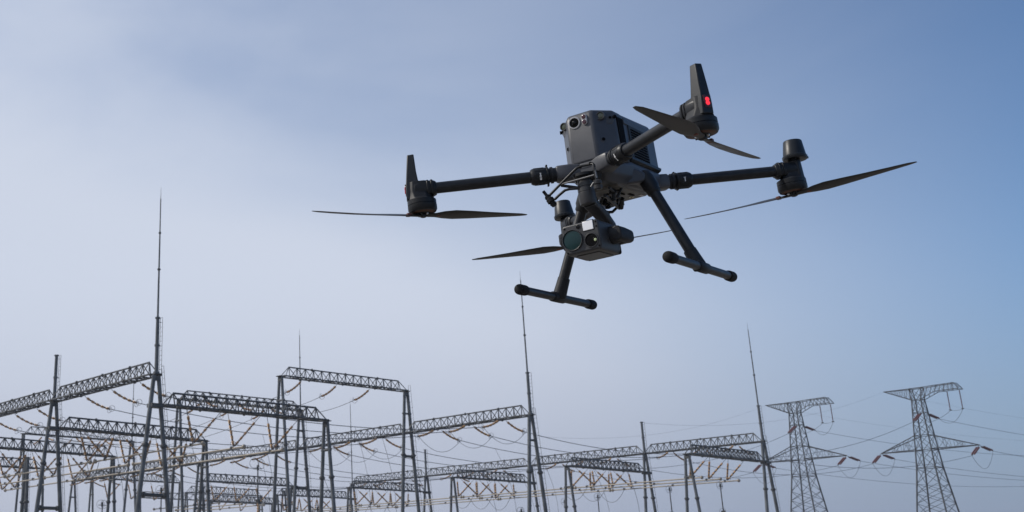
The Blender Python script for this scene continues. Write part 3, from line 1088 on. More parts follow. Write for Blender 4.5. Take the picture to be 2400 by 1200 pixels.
def strung(x, y, who, xb, dz=0.0):
    """insulators, jumpers and lines of one tower"""
    grp = 'dark red tower insulators'
    ends = {}
    for nm, ox, oz in (('left arm', -8.2, 23.9), ('right arm', 8.9, 23.9), ('neck', 0.6, 30.5)):
        a = tower_string((x+ox, y-(0.2 if nm != 'neck' else 1.1), oz), (0.02, -1, -0.52), f'dark red insulator pair pointing left on the {nm} of {who}', grp)
        b = tower_string((x+ox, y+(0.2 if nm != 'neck' else 1.1), oz), (0.06, 1, -0.17), f'dark red insulator pair pointing right on the {nm} of {who}', grp)
        ends[nm] = (a, b)
        if nm != 'neck':
            wire(f'drooping jumper loop under the {nm} of {who}', catenary(a, b, 2.6, 18), 0.03, 'jumper_loop', 'jumper', 'tower jumper loops')
        wire(f'line leaving {who} to the right from its {nm}', catenary(b, b+Vector((14, 190, 9)), 4.5, 30), 0.035, 'power_line', 'wire', 'overhead lines')
    hang = []
    for nm, ox in (('inner', 5.2), ('outer', 7.3)):
        p = Vector((x+ox, y, 33.9))
        e = empty('hanging_insulator', p, f'{nm} slim red insulator hanging from the top arm of {who}', 'insulator', 'hanging tower insulators')
        prof = [(0.03, 0)]
        for i in range(20):
            prof += [(0.05, .1+i*.15), (0.12, .15+i*.15), (0.06, .21+i*.15)]
        MB().lathe((0, 0, -0.1), (0, 0, -1), prof+[(0.03, 3.25)], n=8).build('shed_stack', 'red', e)
        MB().tube((0, 0, .05), (0, 0, -.3), 0.04, n=6).build('shackle', 'flange', e)
        MB().box((0, 0, -3.4), (.35, .35, .15)).build('weight', 'flange', e)
        hang.append(p+Vector((0, 0, -3.5)))
    a, b = ends['neck']
    pts = catenary(a, hang[0], 0.9, 10)[:-1]+catenary(hang[0], hang[1], 0.1, 4)[:-1]+catenary(hang[1], b, 1.5, 10)
    wire(f'jumper swinging under the hanging insulators of {who}', pts, 0.03, 'jumper_loop', 'jumper', 'tower jumper loops')
    for k, nm in enumerate(('left arm', 'neck', 'right arm')):
        wire(f'line coming down from the {nm} of {who} to the yard',
             catenary(ends[nm][0], (xb[k], Y3+3.75, ZE), 2.0, 24), 0.035, 'power_line', 'wire', 'overhead lines')
    wire(f'earth wire running right from the top of {who}', catenary((x-5.9, y, 35.1), (x+16, y+200, 40), 4.0, 24), 0.012, 'earth_wire', 'wire', 'earth wires')
    wire(f'earth wire running left from the top of {who} to the far row',
         catenary((x-5.9, y, 35.1), (xb[1]-10.0, Y3, 24.6), 2.5, 24), 0.012, 'earth_wire', 'wire', 'earth wires')


tower(-97.2, 224.0, 'right hand lattice transmission tower near the frame edge')
tower(-119.8, 222.0, 'left hand lattice transmission tower beside the lightning mast')
strung(-97.2, 224.0, 'the right tower', row3[0])
strung(-119.8, 222.0, 'the left tower', row3[1])

# ------------------------------------------------------------------ drone
D_ROT = ((0.201265, 0.979375, -0.017787), (-0.976667, 0.199253, -0.080122), (-0.074926, 0.033498, 0.996626))
D_LOC = (-1.51718, 2.17146, 2.47635)
drone = empty('quadcopter_drone', (0, 0, 0), 'dark grey quadcopter drone with camera gimbal hovering above the substation', 'drone')
drone.matrix_world = Matrix.Translation(Vector(D_LOC)) @ Matrix(D_ROT).to_4x4()


def V(*a):
    return Vector(a)


def octo(xf, yf, xs, ys, xr, yr, xe, z, zs=None):
    """plan outline, counter-clockwise: flat nose, chamfers, flanks, tail"""
    zr = z if zs is None else zs
    return [V(xf, -yf, z), V(xf, yf, z), V(xs, ys, z), V(xr, ys, zr), V(xe, yr, zr), V(xe, -yr, zr), V(xr, -ys, zr), V(xs, -ys, z)]


# upper body: nose, chamfers and flanks
up = MB()
up.loft([octo(.153, .031, .107, .064, .060, .050, .055, 0.012),
         octo(.150, .030, .104, .063, .060, .050, .055, 0.118),
         octo(.143, .0275, .099, .058, .060, .046, .055, 0.131)])
body = up.build('nose_shell', 'paint', drone, bevel=.0055, seg=3)
bk = MB()
bk.loft([octo(.066, .058, .064, .0615, -.108, .052, -.126, 0.024, 0.026),
         octo(.066, .058, .064, .0620, -.106, .052, -.124, 0.118, 0.121),
         octo(.064, .050, .062, .0540, -.098, .046, -.114, 0.132, 0.137)])
batt = bk.build('rear_housing', 'paint', drone, bevel=.004, seg=3)
# roof rails along the flanks
for s in (-1, 1):
    MB().box((-.016, s*.0612, .1125), (.150, .0052, .013)).build('roof_rail', 'paint', batt, bevel=.0012)
    # recessed duct right behind the chamfer and the louvred panel
    MB().box((.0815, s*.0617, .070), (.032, .0066, .088)).build('side_duct', 'black', drone, bevel=.001)
    pn = MB().box((-.010, s*.0622, .068), (.096, .0034, .078)).build('louvre_panel', 'plastic_soft', drone, bevel=.001)
    for i in range(11):
        z = .034+i*.0064
        if 3 <= i <= 6:
            MB().box((.018, s*.0642, z), (.026, .0030, .0031)).build('louvre', 'black', pn, bevel=.0006, seg=1)
            MB().box((-.026, s*.0642, z), (.044, .0030, .0031)).build('louvre', 'black', pn, bevel=.0006, seg=1)
        else:
            MB().box((-.012, s*.0642, z), (.078, .0030, .0031)).build('louvre', 'black', pn, bevel=.0006, seg=1)
    # dark tray under the battery
    MB().loft([[V(.050, s*.056, .014), V(-.110, s*.052, .016), V(-.110, s*.066, .024), V(.050, s*.066, .022)],
               [V(.050, s*.056, .024), V(-.116, s*.052, .027), V(-.116, s*.066, .032), V(.050, s*.066, .030)]]).build('battery_tray', 'plastic', drone, bevel=.0015)
    # screws and small holes on the chamfer
    nrm = V(.033, s*.046, 0).normalized()
    for t, z, r in ((.34, .058, .0042), (.78, .109, .0034)):
        p = V(.151, s*.031, 0).lerp(V(.105, s*.0635, 0), t)
        p.z = z
        MB().lathe(p-nrm*.002, nrm, [(r*1.6, 0), (r*1.6, .0026), (r, .0032)], n=16).build('screw_boss', 'paint', body)
        MB().lathe(p, nrm, [(r*.9, 0), (r*.9, .0026)], n=12).build('screw', 'black', body)
# front camera, infrared pair, stereo eyes
fc = MB().lathe((.146, -.0115, .1085), (1, .02, -.03), [(.0142, 0), (.0142, .0055), (.0130, .0068), (.0112, .0068), (.0108, .0045), (.0098, .0045)], n=32).build('front_camera', 'bezel', drone)
MB().lathe((.146, -.0115, .1085), (1, .02, -.03), [(.0106, 0), (.0106, .0052), (.0078, .0058)], n=28).build('barrel', 'black', fc)
MB().lathe((.1505, -.0115, .1083), (1, .02, -.03), [(.0062, 0), (.0052, .0022), (.0030, .0034), (.0005, .0038)], n=24).build('lens', 'lens_dark', fc)
ir = MB().loft([[V(x, .0132+.0066*sx*cos(a)*1.0, .1095+.0060*sz+.0066*sin(a)) for (sx, sz, a) in
                 [(1, 1 if 0 <= t < pi else -1, t) for t in [2*pi*i/24 for i in range(24)]]] for x in (.146, .1535)]).build('infrared_sensor', 'bezel', drone, bevel=.0012)
for z in (.1155, .1035):
    MB().lathe((.1528, .0132, z), (1, 0, 0), [(.0050, 0), (.0050, .0016), (.004, .0020)], n=20).build('lens', 'lens_red', ir)
for s in (-1, 1):
    n_ = V(1, s*.22, -.02).normalized()
    c_ = V(.1385, s*.0450, .1125)
    st = MB().lathe(c_-n_*.034, n_, [(.0060, 0), (.0094, .014), (.0096, .0315), (.0090, .0335), (.0076, .0335), (.0072, .029)], n=28).build('stereo_camera', 'paint', drone)
    MB().lathe(c_-n_*.004, n_, [(.0073, 0), (.0073, .0008), (.004, .0016)], n=22).build('lens', 'lens_olive', st)
    MB().loft([[V(.126, s*.0475, .092), V(.112, s*.0585, .092), V(.100, s*.052, .092), V(.122, s*.034, .092)],
               [V(.122, s*.0520, .106), V(.108, s*.0650, .106), V(.094, s*.056, .106), V(.120, s*.034, .106)],
               [V(.120, s*.0500, .119), V(.106, s*.0620, .119), V(.094, s*.054, .119), V(.118, s*.032, .119)]]).build('fairing', 'paint', st, bevel=.004, seg=3)
    MB().lathe((.110, s*.0665, .110), (.6, s, 0), [(.004, -.004), (.004, .0008)], n=12).build('hole', 'black', st)
# lower hull
hull = MB()
hull.loft([[V(.128, -.030, -.034), V(.128, .030, -.034), V(.02, .050, -.037), V(-.075, .046, -.030), V(-.105, .030, -.024), V(-.105, -.030, -.024), V(-.075, -.046, -.030), V(.02, -.050, -.037)],
           [V(.150, -.042, -.018), V(.150, .042, -.018), V(.03, .062, -.018), V(-.100, .062, -.014), V(-.128, .042, -.010), V(-.128, -.042, -.010), V(-.100, -.062, -.014), V(.03, -.062, -.018)],
           [V(.156, -.042, .006), V(.156, .042, .006), V(.05, .064, .012), V(-.105, .064, .014), V(-.130, .044, .016), V(-.130, -.044, .016), V(-.105, -.064, .014), V(.05, -.064, .012)],
           [V(.150, -.034, .016), V(.150, .034, .016), V(.05, .058, .020), V(-.100, .058, .022), V(-.122, .040, .024), V(-.122, -.040, .024), V(-.100, -.058, .022), V(.05, -.058, .020)]])
hull_o = hull.build('lower_hull', 'paint', drone, bevel=.005, seg=3)
bl = MB().loft([[V(.085, -.036, -.0400), V(.085, .036, -.0400), V(-.070, .038, -.0345), V(-.095, .026, -.0285), V(-.095, -.026, -.0285), V(-.070, -.038, -.0345)],
                [V(.090, -.040, -.0330), V(.090, .040, -.0330), V(-.074, .042, -.0280), V(-.100, .029, -.0220), V(-.100, -.029, -.0220), V(-.074, -.042, -.0280)]]).build('belly_plate', 'belly', drone, bevel=.002)


def on_belly(x):
    return -.0400+(.085-x)*.0055/.155


for (x, y, sx, sy) in ((.012, .012, .030, .006), (-.022, .020, .026, .007), (-.006, -.020, .020, .006), (.040, -.012, .012, .012), (.052, .020, .010, .010)):
    MB().box((x, y, on_belly(x)-.0003), (sx, sy, .002)).build('slot', 'black', bl, bevel=.0008, seg=1)
for (x, y, r, m_) in ((-.047, .010, .0062, 'bezel'), (-.047, .010, .0042, 'gold'), (-.047, .010, .0024, 'plastic')):
    MB().lathe((x, y, on_belly(x)+.001), (0, 0, -1), [(r, 0), (r, .0020+(.0062-r)*.15)], n=22).build('sensor_ring', m_, bl)
MB().box((-.056, .030, on_belly(-.056)-.0002), (.018, .008, .0018)).build('sensor_window', 'bezel', bl, bevel=.0008, seg=1)
# rods and dampers hanging under the belly
for a, b_, r in (((.075, .018, -.040), (.070, .016, -.066), .0045), ((.060, .034, -.038), (.066, .022, -.060), .003), ((.118, .030, -.047), (-.005, .004, -.050), .0032),
                 ((.118, .018, -.062), (-.010, -.008, -.064), .004), ((.015, .012, -.050), (-.004, -.002, -.066), .006), ((.06, -.03, -.045), (.01, -.045, -.062), .0035)):
    MB().tube(a, b_, r, n=10).build('damper_rod', 'plastic', drone)
for p, r, l in (((.075, .018, -.046), .0085, .008), ((-.006, -.002, -.052), .0085, .018), ((.020, -.030, -.050), .009, .016), ((-.012, -.036, -.052), .007, .012)):
    MB().lathe(V(*p)+V(0, 0, l/2), (0, 0, -1), [(r*.8, 0), (r, l*.15), (r, l*.4), (r*.75, l*.5), (r, l*.6), (r, l*.9), (r*.7, l)], n=16).build('rubber_damper', 'foam', drone)
cb = MB().path([V(.045, -.020, -.045), V(.035, -.035, -.062), V(.010, -.040, -.070), V(-.020, -.030, -.066), V(-.030, -.012, -.050)], .0035, n=8).build('cable', 'plastic', drone)
MB().box((.030, -.034, -.062), (.022, .012, .010)).build('connector', 'bezel', cb, bevel=.001)
MB().box((.002, -.040, -.070), (.030, .014, .012)).build('plug', 'plastic', cb, bevel=.002)

# ---- arms
FZ, RZ = 0.0, 0.010
ARMS = [('FL', V(.150, .048, FZ), V(.331, .318, FZ), 1, 1), ('FR', V(.150, -.048, FZ), V(.331, -.318, FZ), 1, -1),
        ('RL', V(-.128, .045, .004), V(-.331, .284, RZ), -1, 1), ('RR', V(-.128, -.045, .004), V(-.331, -.284, RZ), -1, -1)]
BLADE_AZ = {'FL': 178, 'FR': -32, 'RL': -94, 'RR': -66}


def frame_of(d):
    d = d.normalized()
    y = (V(0, 0, 1) if abs(d.z) < .95 else V(1, 0, 0)).cross(d).normalized()
    return Matrix((d, y, d.cross(y))).transposed()


def rsec(p, d, w, h, c, k=1.0):
    """rounded rectangle ring at p, across d"""
    R = frame_of(d)
    pts = []
    for (sy, sz) in ((1, 1), (-1, 1), (-1, -1), (1, -1)):
        cy, cz = sy*(w/2-c), sz*(h/2-c)
        a0 = {(1, 1): 0, (-1, 1): 90, (-1, -1): 180, (1, -1): 270}[(sy, sz)]
        for q in (0, 45, 90):
            t = radians(a0+q)
            pts.append(V(*p)+R @ V(0, cy+c*cos(t), cz+c*sin(t)))
    return pts


for code, p0, p1, fx, sy in ARMS:
    d = (p1-p0).normalized()
    L = (p1-p0).length
    # moulded socket growing out of the hull
    b = MB()
    b.loft([rsec(p0-d*.030+V(0, 0, -.004), d, .046, .036, .006), rsec(p0-d*.008+V(0, 0, -.001), d, .042, .036, .006),
            rsec(p0+d*.020, d, .036, .034, .006), rsec(p0+d*.024, d, .033, .032, .009)])
    sock = b.build('arm_socket', 'paint', drone, bevel=.0012)
    MB().tube(p0+d*.018, p0+d*.044, .0160, n=24).build('hinge_neck', 'plastic_soft', sock)
    MB().tube(p0+d*.031, p0+d*.036, .0186, n=24).build('ring', 'plastic_soft', sock)
    arm = MB().tube(p0+d*.05, p1-d*.02, .0128, n=28).build('arm', 'carbon', drone)
    c0 = .040
    col = MB().lathe(p0+d*c0, d, [(.0180, 0), (.0205, .0015), (.0205, .0045), (.0186, .0055), (.0192, .008), (.0194, .031), (.0182, .036), (.0160, .0395), (.0130, .040)], n=30).build('locking_collar', 'plastic', arm)
    Rf = frame_of(d)
    for i in range(12):
        a = 2*pi*i/12
        o_ = Rf @ V(0, cos(a), sin(a))
        Rb = Matrix((d, o_.cross(d)*-1, o_)).transposed()
        MB().box(p0+d*(c0+.021)+o_*.0193, (.021, .0034, .0012), Rb).build('grip', 'plastic_soft', col)
    # white arrow and lock print on the collar, facing the front
    to_cam = V(2.49, 1.02, -.726)-p0
    o_ = (to_cam - d*to_cam.dot(d)).normalized()
    t_ = d.cross(o_).normalized()
    if t_.z < 0:
        t_ = -t_
    base = p0+d*(c0+.020)

    def mark(u, v, su, sv, ang=0.0):
        """small print: u along the arm, v round the collar"""
        ph = v/.0203
        n_ = (o_*cos(ph)+t_*sin(ph)).normalized()
        tt = (t_*cos(ph)-o_*sin(ph)).normalized()
        R_ = Matrix((d, tt, n_)).transposed() @ Matrix.Rotation(ang, 3, 'Z')
        MB().box(base+d*u+n_*.0203, (su, sv, .0005), R_).build('print_mark', 'print', col, smooth=False)
    if code != 'RL':
        mark(0, .0042, .0022, .0075)
        mark(.0012, .0005, .0038, .0013, radians(50)); mark(-.0012, .0005, .0038, .0013, radians(-50))
        mark(0, .0075, .0034, .0012)
    if code == 'FR':
        mark(0, -.0062, .0040, .0036); mark(.0016, -.0034, .0010, .0030); mark(-.0016, -.0034, .0010, .0030); mark(0, -.0022, .0040, .0010)
    if code == 'RL':
        mark(-.001, .002, .0020, .0085); mark(-.001, .0075, .0050, .0012)
    if code == 'FL':
        mark(0, -.0045, .0016, .0060); mark(0, -.0085, .0040, .0012)
    # clip ears of the collar
    for s in (-1, 1):
        MB().box(p0+d*(c0+.003)+Rf @ V(0, .004*s, .0215*s), (.004, .010, .0035), Rf).build('latch', 'plastic', col, bevel=.0006, seg=1)
    # motor mount
    zh = -.060 if fx > 0 else -.050
    mz = p1.z
    b = MB()
    b.loft([rsec(p1-d*.036, d, .029, .029, .010), rsec(p1-d*.030, d, .034, .034, .010), rsec(p1-d*.014, d, .034, .036, .010), rsec(p1+d*.012, d, .034, .036, .012), rsec(p1+d*.020, d, .024, .030, .010)])
    mm = b.build('motor_mount', 'plastic', drone, bevel=.001)
    for q in (.026, .017):
        MB().loft([rsec(p1-d*(q+.0026), d, .0375, .0385, .011), rsec(p1-d*(q-.0026), d, .0375, .0385, .011)]).build('clamp_rib', 'plastic', mm, bevel=.0008, seg=1)
    out = V(d.x, d.y, 0).normalized()
    sd = V(-out.y, out.x, 0)

    def slab(z, o0, o1, w, c=.35):
        q = V(p1.x, p1.y, z)
        a, e_ = w*c, (o1-o0)*.5*c
        return [q+out*o1+sd*(w-a), q+out*(o1-e_)+sd*w, q+out*(o0+e_)+sd*w, q+out*o0+sd*(w-a), q+out*o0-sd*(w-a), q+out*(o0+e_)-sd*w, q+out*(o1-e_)-sd*w, q+out*o1-sd*(w-a)]
    MB().loft([slab(zh+.0345, -.0290, .0300, .0290, .6), slab(zh+.0375, -.0240, .0290, .0235, .5), slab(-.006, -.0180, .0260, .0165), slab(.0175, -.0170, .0230, .0150)]).build('motor_seat', 'plastic_soft', mm, bevel=.0015)
    mo = MB().lathe((p1.x, p1.y, zh+.0345), (0, 0, -1), [(.0312, 0), (.0322, .0012), (.0322, .0105), (.0310, .0112), (.0310, .0122), (.0326, .0128), (.0324, .0225), (.0295, .0275), (.0200, .0300), (.0120, .0305)], n=44).build('motor', 'plastic', drone)
    MB().lathe((p1.x, p1.y, zh+.0125), (0, 0, -1), [(.0270, .0035), (.0262, .0066), (.0215, .0082)], n=40).build('copper_ring', 'copper', mo)
    MB().lathe((p1.x, p1.y, zh+.0068), (0, 0, -1), [(.0230, 0), (.0185, .002), (.0120, .004)], n=36).build('end_bell', 'plastic', mo)
    for i in range(6):
        a = 2*pi*i/6+.3
        MB().box((p1.x+.0125*cos(a), p1.y+.0125*sin(a), zh+.0012), (.005, .0035, .004), Matrix.Rotation(a, 3, 'Z')).build('hub_spoke', 'silver' if i % 2 else 'plastic', mo, bevel=.0005, seg=1)
    if fx > 0:
        # tall antenna fin with the red lamp on its outer face
        def fin(z, o0, o1, w):
            c = p1+V(-.008*(z/.09), 0, 0)
            q = .25
            return [V(c.x, c.y, z)+out*o1+sd*(w*.72), V(c.x, c.y, z)+out*o0+sd*w, V(c.x, c.y, z)+out*o0-sd*w, V(c.x, c.y, z)+out*o1-sd*(w*.72)]
        fb = MB().loft([fin(zh+.037, .002, .0318, .0165), fin(.000, .000, .0320, .0158), fin(.014, .000, .0316, .0150), fin(.020, .004, .0310, .0142),
                        fin(.042, .0070, .0290, .0132), fin(.0845, .0100, .0252, .0100)])
        an = fb.build('antenna', 'cap', drone, bevel=.0022, seg=3)
        top_c = p1+out*.0312+V(0, 0, .0015)
        Rl = Matrix((sd, V(0, 0, 1), out)).transposed()
        lp = MB().box(top_c+out*.0010, (.0150, .0250, .0030), Rl).build('lamp_window', 'led_panel', an, bevel=.0008, seg=1)
        for dz in (.0036, -.0036):
            MB().torus(top_c+out*.0022+V(0, 0, dz), out, .0030, .0017, n=18, k=8).build('red_lamp', 'led' if sy > 0 else 'led_dim', an)
            MB().lathe(top_c+out*.0016+V(0, 0, dz), out, [(.0030, 0), (.0030, .0016)], n=14).build('red_lamp', 'led' if sy > 0 else 'led_dim', an)
    else:
        # dome antenna on a neck
        cc = p1+out*.014
        MB().loft([rsec(V(cc.x, cc.y, -.012), V(0, 0, 1), .034, .030, .010), rsec(V(cc.x, cc.y, .020), V(0, 0, 1), .032, .028, .010), rsec(cc+out*.004+V(0, 0, .036-cc.z), V(0, 0, 1), .024, .022, .009)]).build('neck', 'plastic', mm, bevel=.001)
        ct = p1+out*.020
        dm = MB().lathe((ct.x, ct.y, .033), (0.0+out.x*.05, out.y*.05, 1), [(.016, 0), (.0265, .001), (.0278, .004), (.0278, .0085), (.0262, .0100), (.0256, .0105), (.0207, .0455), (.0190, .0475), (.0120, .0485)], n=40).build('dome_antenna', 'cap', drone)
        MB().box((ct.x+out.x*.028, ct.y+out.y*.028, .038), (.006, .008, .006)).build('latch', 'plastic', dm, bevel=.0008, seg=1)
    # propeller: two blades at rest on a folding hub
    hz = zh-.0015
    pr = MB().lathe((p1.x, p1.y, hz+.004), (0, 0, -1), [(.006, 0), (.0085, .001), (.0085, .0055), (.005, .0075)], n=20).build('propeller_hub', 'plastic', drone)
    az0 = radians(BLADE_AZ[code])
    hand = 1 if code in ('FL', 'RR') else -1
    for k in (0, 1):
        az = az0+k*pi
        u = V(cos(az), sin(az), 0)
        v = V(-sin(az), cos(az), 0)*hand
        rings = []
        for r, ch, tw, th in ((.008, .014, 14, .0062), (.028, .015, 17, .0058), (.048, .026, 21, .0048), (.075, .034, 20, .0042), (.115, .033, 16, .0036), (.165, .027, 12, .0030), (.215, .0205, 9, .0024), (.250, .0150, 7, .0019), (.2665, .0065, 6, .0012)):
            ring = []
            sweep = -.010*(r/.2665)**2
            rise = .006*(r/.2665)**2
            ca, sa = cos(radians(tw)), sin(radians(tw))
            for i in range(14):
                t = 2*pi*i/14
                cx = ch*(.5*cos(t)+.12)
                cz = th*.5*sin(t)*(1+.35*cos(t))
                ring.append(V(p1.x, p1.y, hz+.001+rise)+u*r+v*(cx*ca+sweep)+V(0, 0, cz+cx*sa))
            rings.append(ring)
        bl_o = MB().loft(rings).build('blade', 'prop', pr)
        MB().box(V(p1.x, p1.y, hz+.001)+u*.036+V(0, 0, .0012), (.011, .012, .0074), Matrix((u, v*hand, V(0, 0, 1))).transposed()).build('blade_root', 'prop_tip', pr, bevel=.002)
# small plates that close the hull between the sockets
for s in (-1, 1):
    MB().box((.139, s*.0005, -.006), (.03, .07, .022)).build('front_bulkhead', 'paint', hull_o, bevel=.004) if s > 0 else None

# ---- landing gear
for s in (-1, 1):
    lg = MB().tube((.012, s*.078, -.031), (.0372, s*.1655, -.243), .0118, n=26).build('landing_leg', 'carbon', drone)
    tp, ft = V(.012, s*.078, -.031), V(.0372, s*.1655, -.246)
    dl = (ft-tp).normalized()
    MB().lathe(tp-dl*.030, dl, [(.012, 0), (.0165, .006), (.0180, .020), (.0180, .042), (.0155, .048), (.0155, .056), (.0125, .060)], n=26).build('hip_joint', 'plastic', lg)
    MB().loft([[V(.066, s*.040, -.034), V(-.060, s*.040, -.032), V(-.055, s*.050, .010), V(.062, s*.050, .010)],
               [V(.040, s*.066, -.030), V(-.022, s*.066, -.028), V(-.020, s*.069, .000), V(.038, s*.069, .000)],
               [V(.030, s*.078, -.027), V(-.008, s*.078, -.026), V(-.006, s*.079, -.010), V(.028, s*.079, -.010)]]).build('hip_fairing', 'paint', lg, bevel=.004, seg=3)
    MB().lathe(ft-dl*.046, dl, [(.0122, 0), (.0138, .001), (.0145, .020), (.0155, .040), (.0150, .046)], n=26).build('sleeve', 'plastic_soft', lg)
    xf, xr, y, z = .212, -.137, s*.169, -.246
    sk = MB().tube((xr+.01, y, z), (xf-.01, y, z), .0092, n=22).build('skid_bar', 'carbon', drone)
    MB().lathe((.0372-.028, y, z), (1, 0, 0), [(.0098, 0), (.0118, .003), (.0120, .028), (.0118, .053), (.0098, .056)], n=24).build('tee_joint', 'plastic_soft', sk)
    for x, dx in ((xf, 1), (xr, -1)):
        MB().lathe((x-.024*dx, y, z), (dx, 0, 0), [(.0096, 0), (.0114, .002), (.0119, .006), (.0120, .027), (.0112, .031), (.0085, .0335), (.0045, .0350), (.001, .0353)], n=24).build('foot_cap', 'foam', sk)

# ---- gimbal and camera
gm = MB().lathe((.168, -.001, -.034), (0, 0, -1), [(.0150, 0), (.0170, .001), (.0172, .012), (.0160, .013), (.0160, .015), (.0182, .016), (.0182, .024), (.0176, .0245), (.0176, .026), (.0184, .027), (.0184, .048), (.0172, .0525), (.0140, .0535)], n=40).build('gimbal_mount', 'gimbal', drone)
MB().lathe((.168, -.001, -.018), (0, 0, -1), [(.024, 0), (.024, .006), (.0165, .009), (.0165, .018)], n=32).build('mount_plate', 'plastic', gm)
MB().box((.160, -.0185, -.062), (.016, .007, .034)).build('cable_guard', 'plastic', gm, bevel=.002)
MB().box((.163, -.0200, -.0805), (.007, .003, .006)).build('latch', 'bezel', gm, bevel=.0008, seg=1)
# yoke arm: down and back to the roll motor, then a fork round the camera
yk = MB()
pth = [V(.164, 0, -.083), V(.150, .002, -.090), V(.120, .004, -.106), (V(.094, .005, -.125)), V(.085, .004, -.150)]
yk.loft([rsec(p, (pth[min(i+1, 4)]-pth[max(i-1, 0)]), w, h, .008) for i, (p, w, h) in enumerate(zip(pth, (.032, .031, .030, .030, .030), (.020, .021, .022, .022, .022)))])
yoke = yk.build('yoke_arm', 'gimbal', drone, bevel=.001)
MB().lathe((.080, .001, -.163), (1, 0, 0), [(.012, 0), (.0185, .003), (.0190, .032), (.016, .036)], n=30).build('roll_motor', 'gimbal', yoke)
MB().loft([rsec(V(.126, -.058, -.166), V(0, 1, 0), .018, .026, .006), rsec(V(.126, .058, -.166), V(0, 1, 0), .018, .026, .006)]).build('fork', 'gimbal', yoke, bevel=.002)
for s in (-1, 1):
    MB().loft([rsec(V(.124, s*.0585, -.166), V(1, 0, 0), .022, .028, .008), rsec(V(.160, s*.0585, -.166), V(1, 0, 0), .023, .032, .009), rsec(V(.186, s*.0575, -.1655), V(1, 0, 0), .021, .033, .010)]).build('fork_arm', 'plastic_soft', yoke, bevel=.0025, seg=3)
    MB().lathe((.170, s*.036, -.1655), (0, s, 0), [(.0195, 0), (.0195, .010), (.0180, .022), (.014, .026)], n=32).build('tilt_motor', 'plastic_soft', yoke)
hs = MB()
XF, XB = .230, .134
hs.loft([[V(x, y, z) for (y, z) in ((-.038, -.202+k), (.036, -.202+k), (.0400, -.192), (.0400, -.141), (.0355, -.1365), (-.039, -.1365), (-.0435, -.141), (-.0435, -.192))] for x, k in ((XB, .002), (.145, 0), (.222, 0), (XF, .002))])
cam_o = hs.build('camera_housing', 'gimbal', drone, bevel=.0035, seg=3)
MB().box((.178, .000, -.2025), (.070, .052, .003)).build('heat_plate', 'gimbal', cam_o, bevel=.001)
MB().loft([[V(.120, y, z) for (y, z) in ((-.034, -.194), (.034, -.194), (.034, -.146), (-.034, -.146))], [V(.137, y, z) for (y, z) in ((-.039, -.203), (.042, -.203), (.042, -.144), (-.039, -.144))]]).build('rear_cover', 'plastic_soft', cam_o, bevel=.004, seg=3)
ln = MB().lathe((.226, -.0215, -.1710), (1, 0, 0), [(.0225, 0), (.0228, .004), (.0228, .0075), (.0220, .0085), (.0211, .0080), (.0208, .0030)], n=44).build('main_lens_rim', 'gimbal', cam_o)
MB().lathe((.226, -.0215, -.1710), (1, 0, 0), [(.0208, 0), (.0207, .0060), (.0160, .0068), (.0100, .0074), (.0050, .0077), (.0005, .0078)], n=44).build('main_lens', 'lens_green', cam_o)
l2 = MB().lathe((.229, .0200, -.1795), (1, 0, 0), [(.0160, -.004), (.0160, .0020), (.0150, .0030), (.0140, .0030), (.0136, -.003)], n=36).build('second_lens_rim', 'gimbal', cam_o)
MB().lathe((.2295, .0200, -.1795), (1, 0, 0), [(.0138, 0), (.0138, .0012), (.006, .0016)], n=32).build('second_lens', 'black', cam_o)
MB().lathe((.2306, .0290, -.1805), (1, 0, 0), [(.0032, 0), (.0030, .0012), (.0015, .0018)], n=18).build('painted_glint', 'glint', cam_o)  # small dot painting a highlight on the dark second lens
MB().box((.2302, .0170, -.1472), (.0030, .0235, .0195)).build('painted_glare_window', 'white', cam_o, bevel=.0008)  # rangefinder window, bright reflection put into its base colour
MB().box((.2293, .0170, -.1472), (.0030, .0265, .0225)).build('window_frame', 'plastic', cam_o, bevel=.0008)
sl = MB().lathe((.2285, -.0055, -.1448), (1, 0, 0), [(.0048, 0), (.0048, .0025), (.0040, .0028), (.0038, .0018)], n=22).build('small_lens_rim', 'plastic', cam_o)
MB().lathe((.2288, -.0055, -.1448), (1, 0, 0), [(.0038, 0), (.0034, .0018), (.001, .0024)], n=20).build('small_lens', 'lens_dark', cam_o)
for (y, z) in ((-.0365, -.1435), (.0350, -.1425), (.0350, -.1525), (.0350, -.1945), (-.0365, -.1965)):
    MB().lathe((.2288, y, z), (1, 0, 0), [(.0020, 0), (.0020, .0018), (.0010, .0020)], n=12).build('screw', 'black', cam_o)

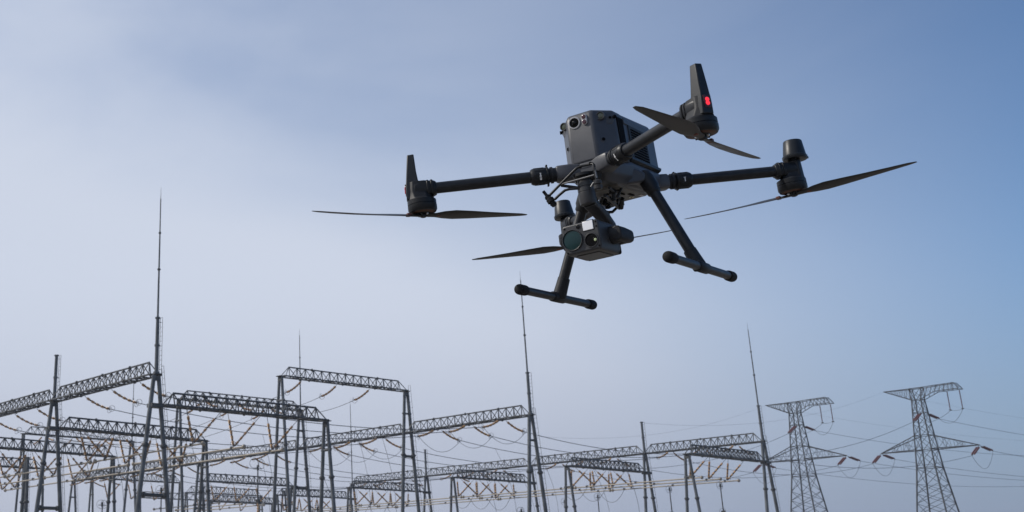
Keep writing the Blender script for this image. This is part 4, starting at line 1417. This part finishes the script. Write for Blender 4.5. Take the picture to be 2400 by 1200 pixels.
# ---- vibration frame with bent rods ahead of the gimbal mount
X = .190
rods = [([V(X, .037, -.054), V(X, .034, -.035), V(X, .0345, -.010), V(X-.003, .031, -.0055), V(X-.004, .024, -.005), V(X-.003, .006, -.004), V(X, -.004, -.006), V(X, -.010, -.009), V(X, -.050, -.033), V(X, -.081, -.052), V(X, -.088, -.057)], .0029, 'plastic'),
        ([V(X, .033, -.032), V(X, -.050, -.0325)], .0020, 'metal'),
        ([V(X-.004, -.049, -.034), V(X-.014, -.016, -.046), V(X-.020, .000, -.050)], .0034, 'plastic'),
        ([V(X, -.067, -.062), V(X, -.055, -.055), V(X, -.040, -.048), V(X-.002, -.030, -.0475), V(X-.008, -.009, -.050)], .0030, 'plastic'),
        ([V(X, .020, -.056), V(X, .027, -.048), V(X, .031, -.051), V(X, .037, -.060)], .0020, 'metal'),
        ([V(X, .0345, -.012), V(X, .036, -.040)], .0026, 'metal')]
vf = MB().path(rods[0][0], rods[0][1], n=10).build('vibration_frame', rods[0][2], drone)
for p_, r_, m_ in rods[1:]:
    MB().path(p_, r_, n=10).build('frame_rod', m_, vf)
k0, k1 = V(X+.002, -.090, -.038), V(X-.002, -.072, -.072)
dk = (k1-k0).normalized()
MB().lathe(k0, dk, [(.0035, 0), (.0035, .012), (.0062, .014), (.0062, .021), (.0085, .023), (.0090, .031), (.0060, .032), (.0060, .034), (.0075, .035), (.0060, .042)], n=20).build('damper_knob', 'foam', vf)
MB().lathe((X, .037, -.044), (-.1, -.12, -1), [(.006, 0), (.0085, .002), (.0085, .008), (.0058, .010), (.0092, .012), (.0092, .019), (.006, .022)], n=20).build('damper_knob', 'gimbal', vf)
for (y, z) in ((.026, -.0045), (-.001, -.0045)):
    MB().box((X-.006, y, z+.001), (.010, .006, .006)).build('rod_clip', 'black', vf, bevel=.001)
MB().loft([[V(.150, -.036, -.014), V(.176, -.024, -.016), V(.176, .024, -.016), V(.150, .036, -.014)], [V(.150, -.030, -.034), V(.172, -.020, -.036), V(.172, .020, -.036), V(.150, .030, -.034)]]).build('mount_arch', 'plastic', drone, bevel=.003)
# ------------------------------------------------------------------ haze over the yard
hz_m = bpy.data.materials.new('haze')
hz_m.use_nodes = True
hn_ = hz_m.node_tree.nodes
hn_.clear()
h_out = hn_.new('ShaderNodeOutputMaterial')
h_vol = hn_.new('ShaderNodeVolumePrincipled')
h_vol.inputs['Color'].default_value = (0.80, 0.87, 1.0, 1)
h_vol.inputs['Density'].default_value = 0.00025
h_vol.inputs['Anisotropy'].default_value = 0.2
hz_m.node_tree.links.new(h_vol.outputs['Volume'], h_out.inputs['Volume'])
hb = MB().box((0, 0, 19.5), (2600, 2600, 41))
M['haze'] = hz_m
hz_o = hb.build('haze', 'haze', None, smooth=False)
hz_o['kind'] = 'stuff'
hz_o['label'] = 'thin pale haze hanging over the whole substation'
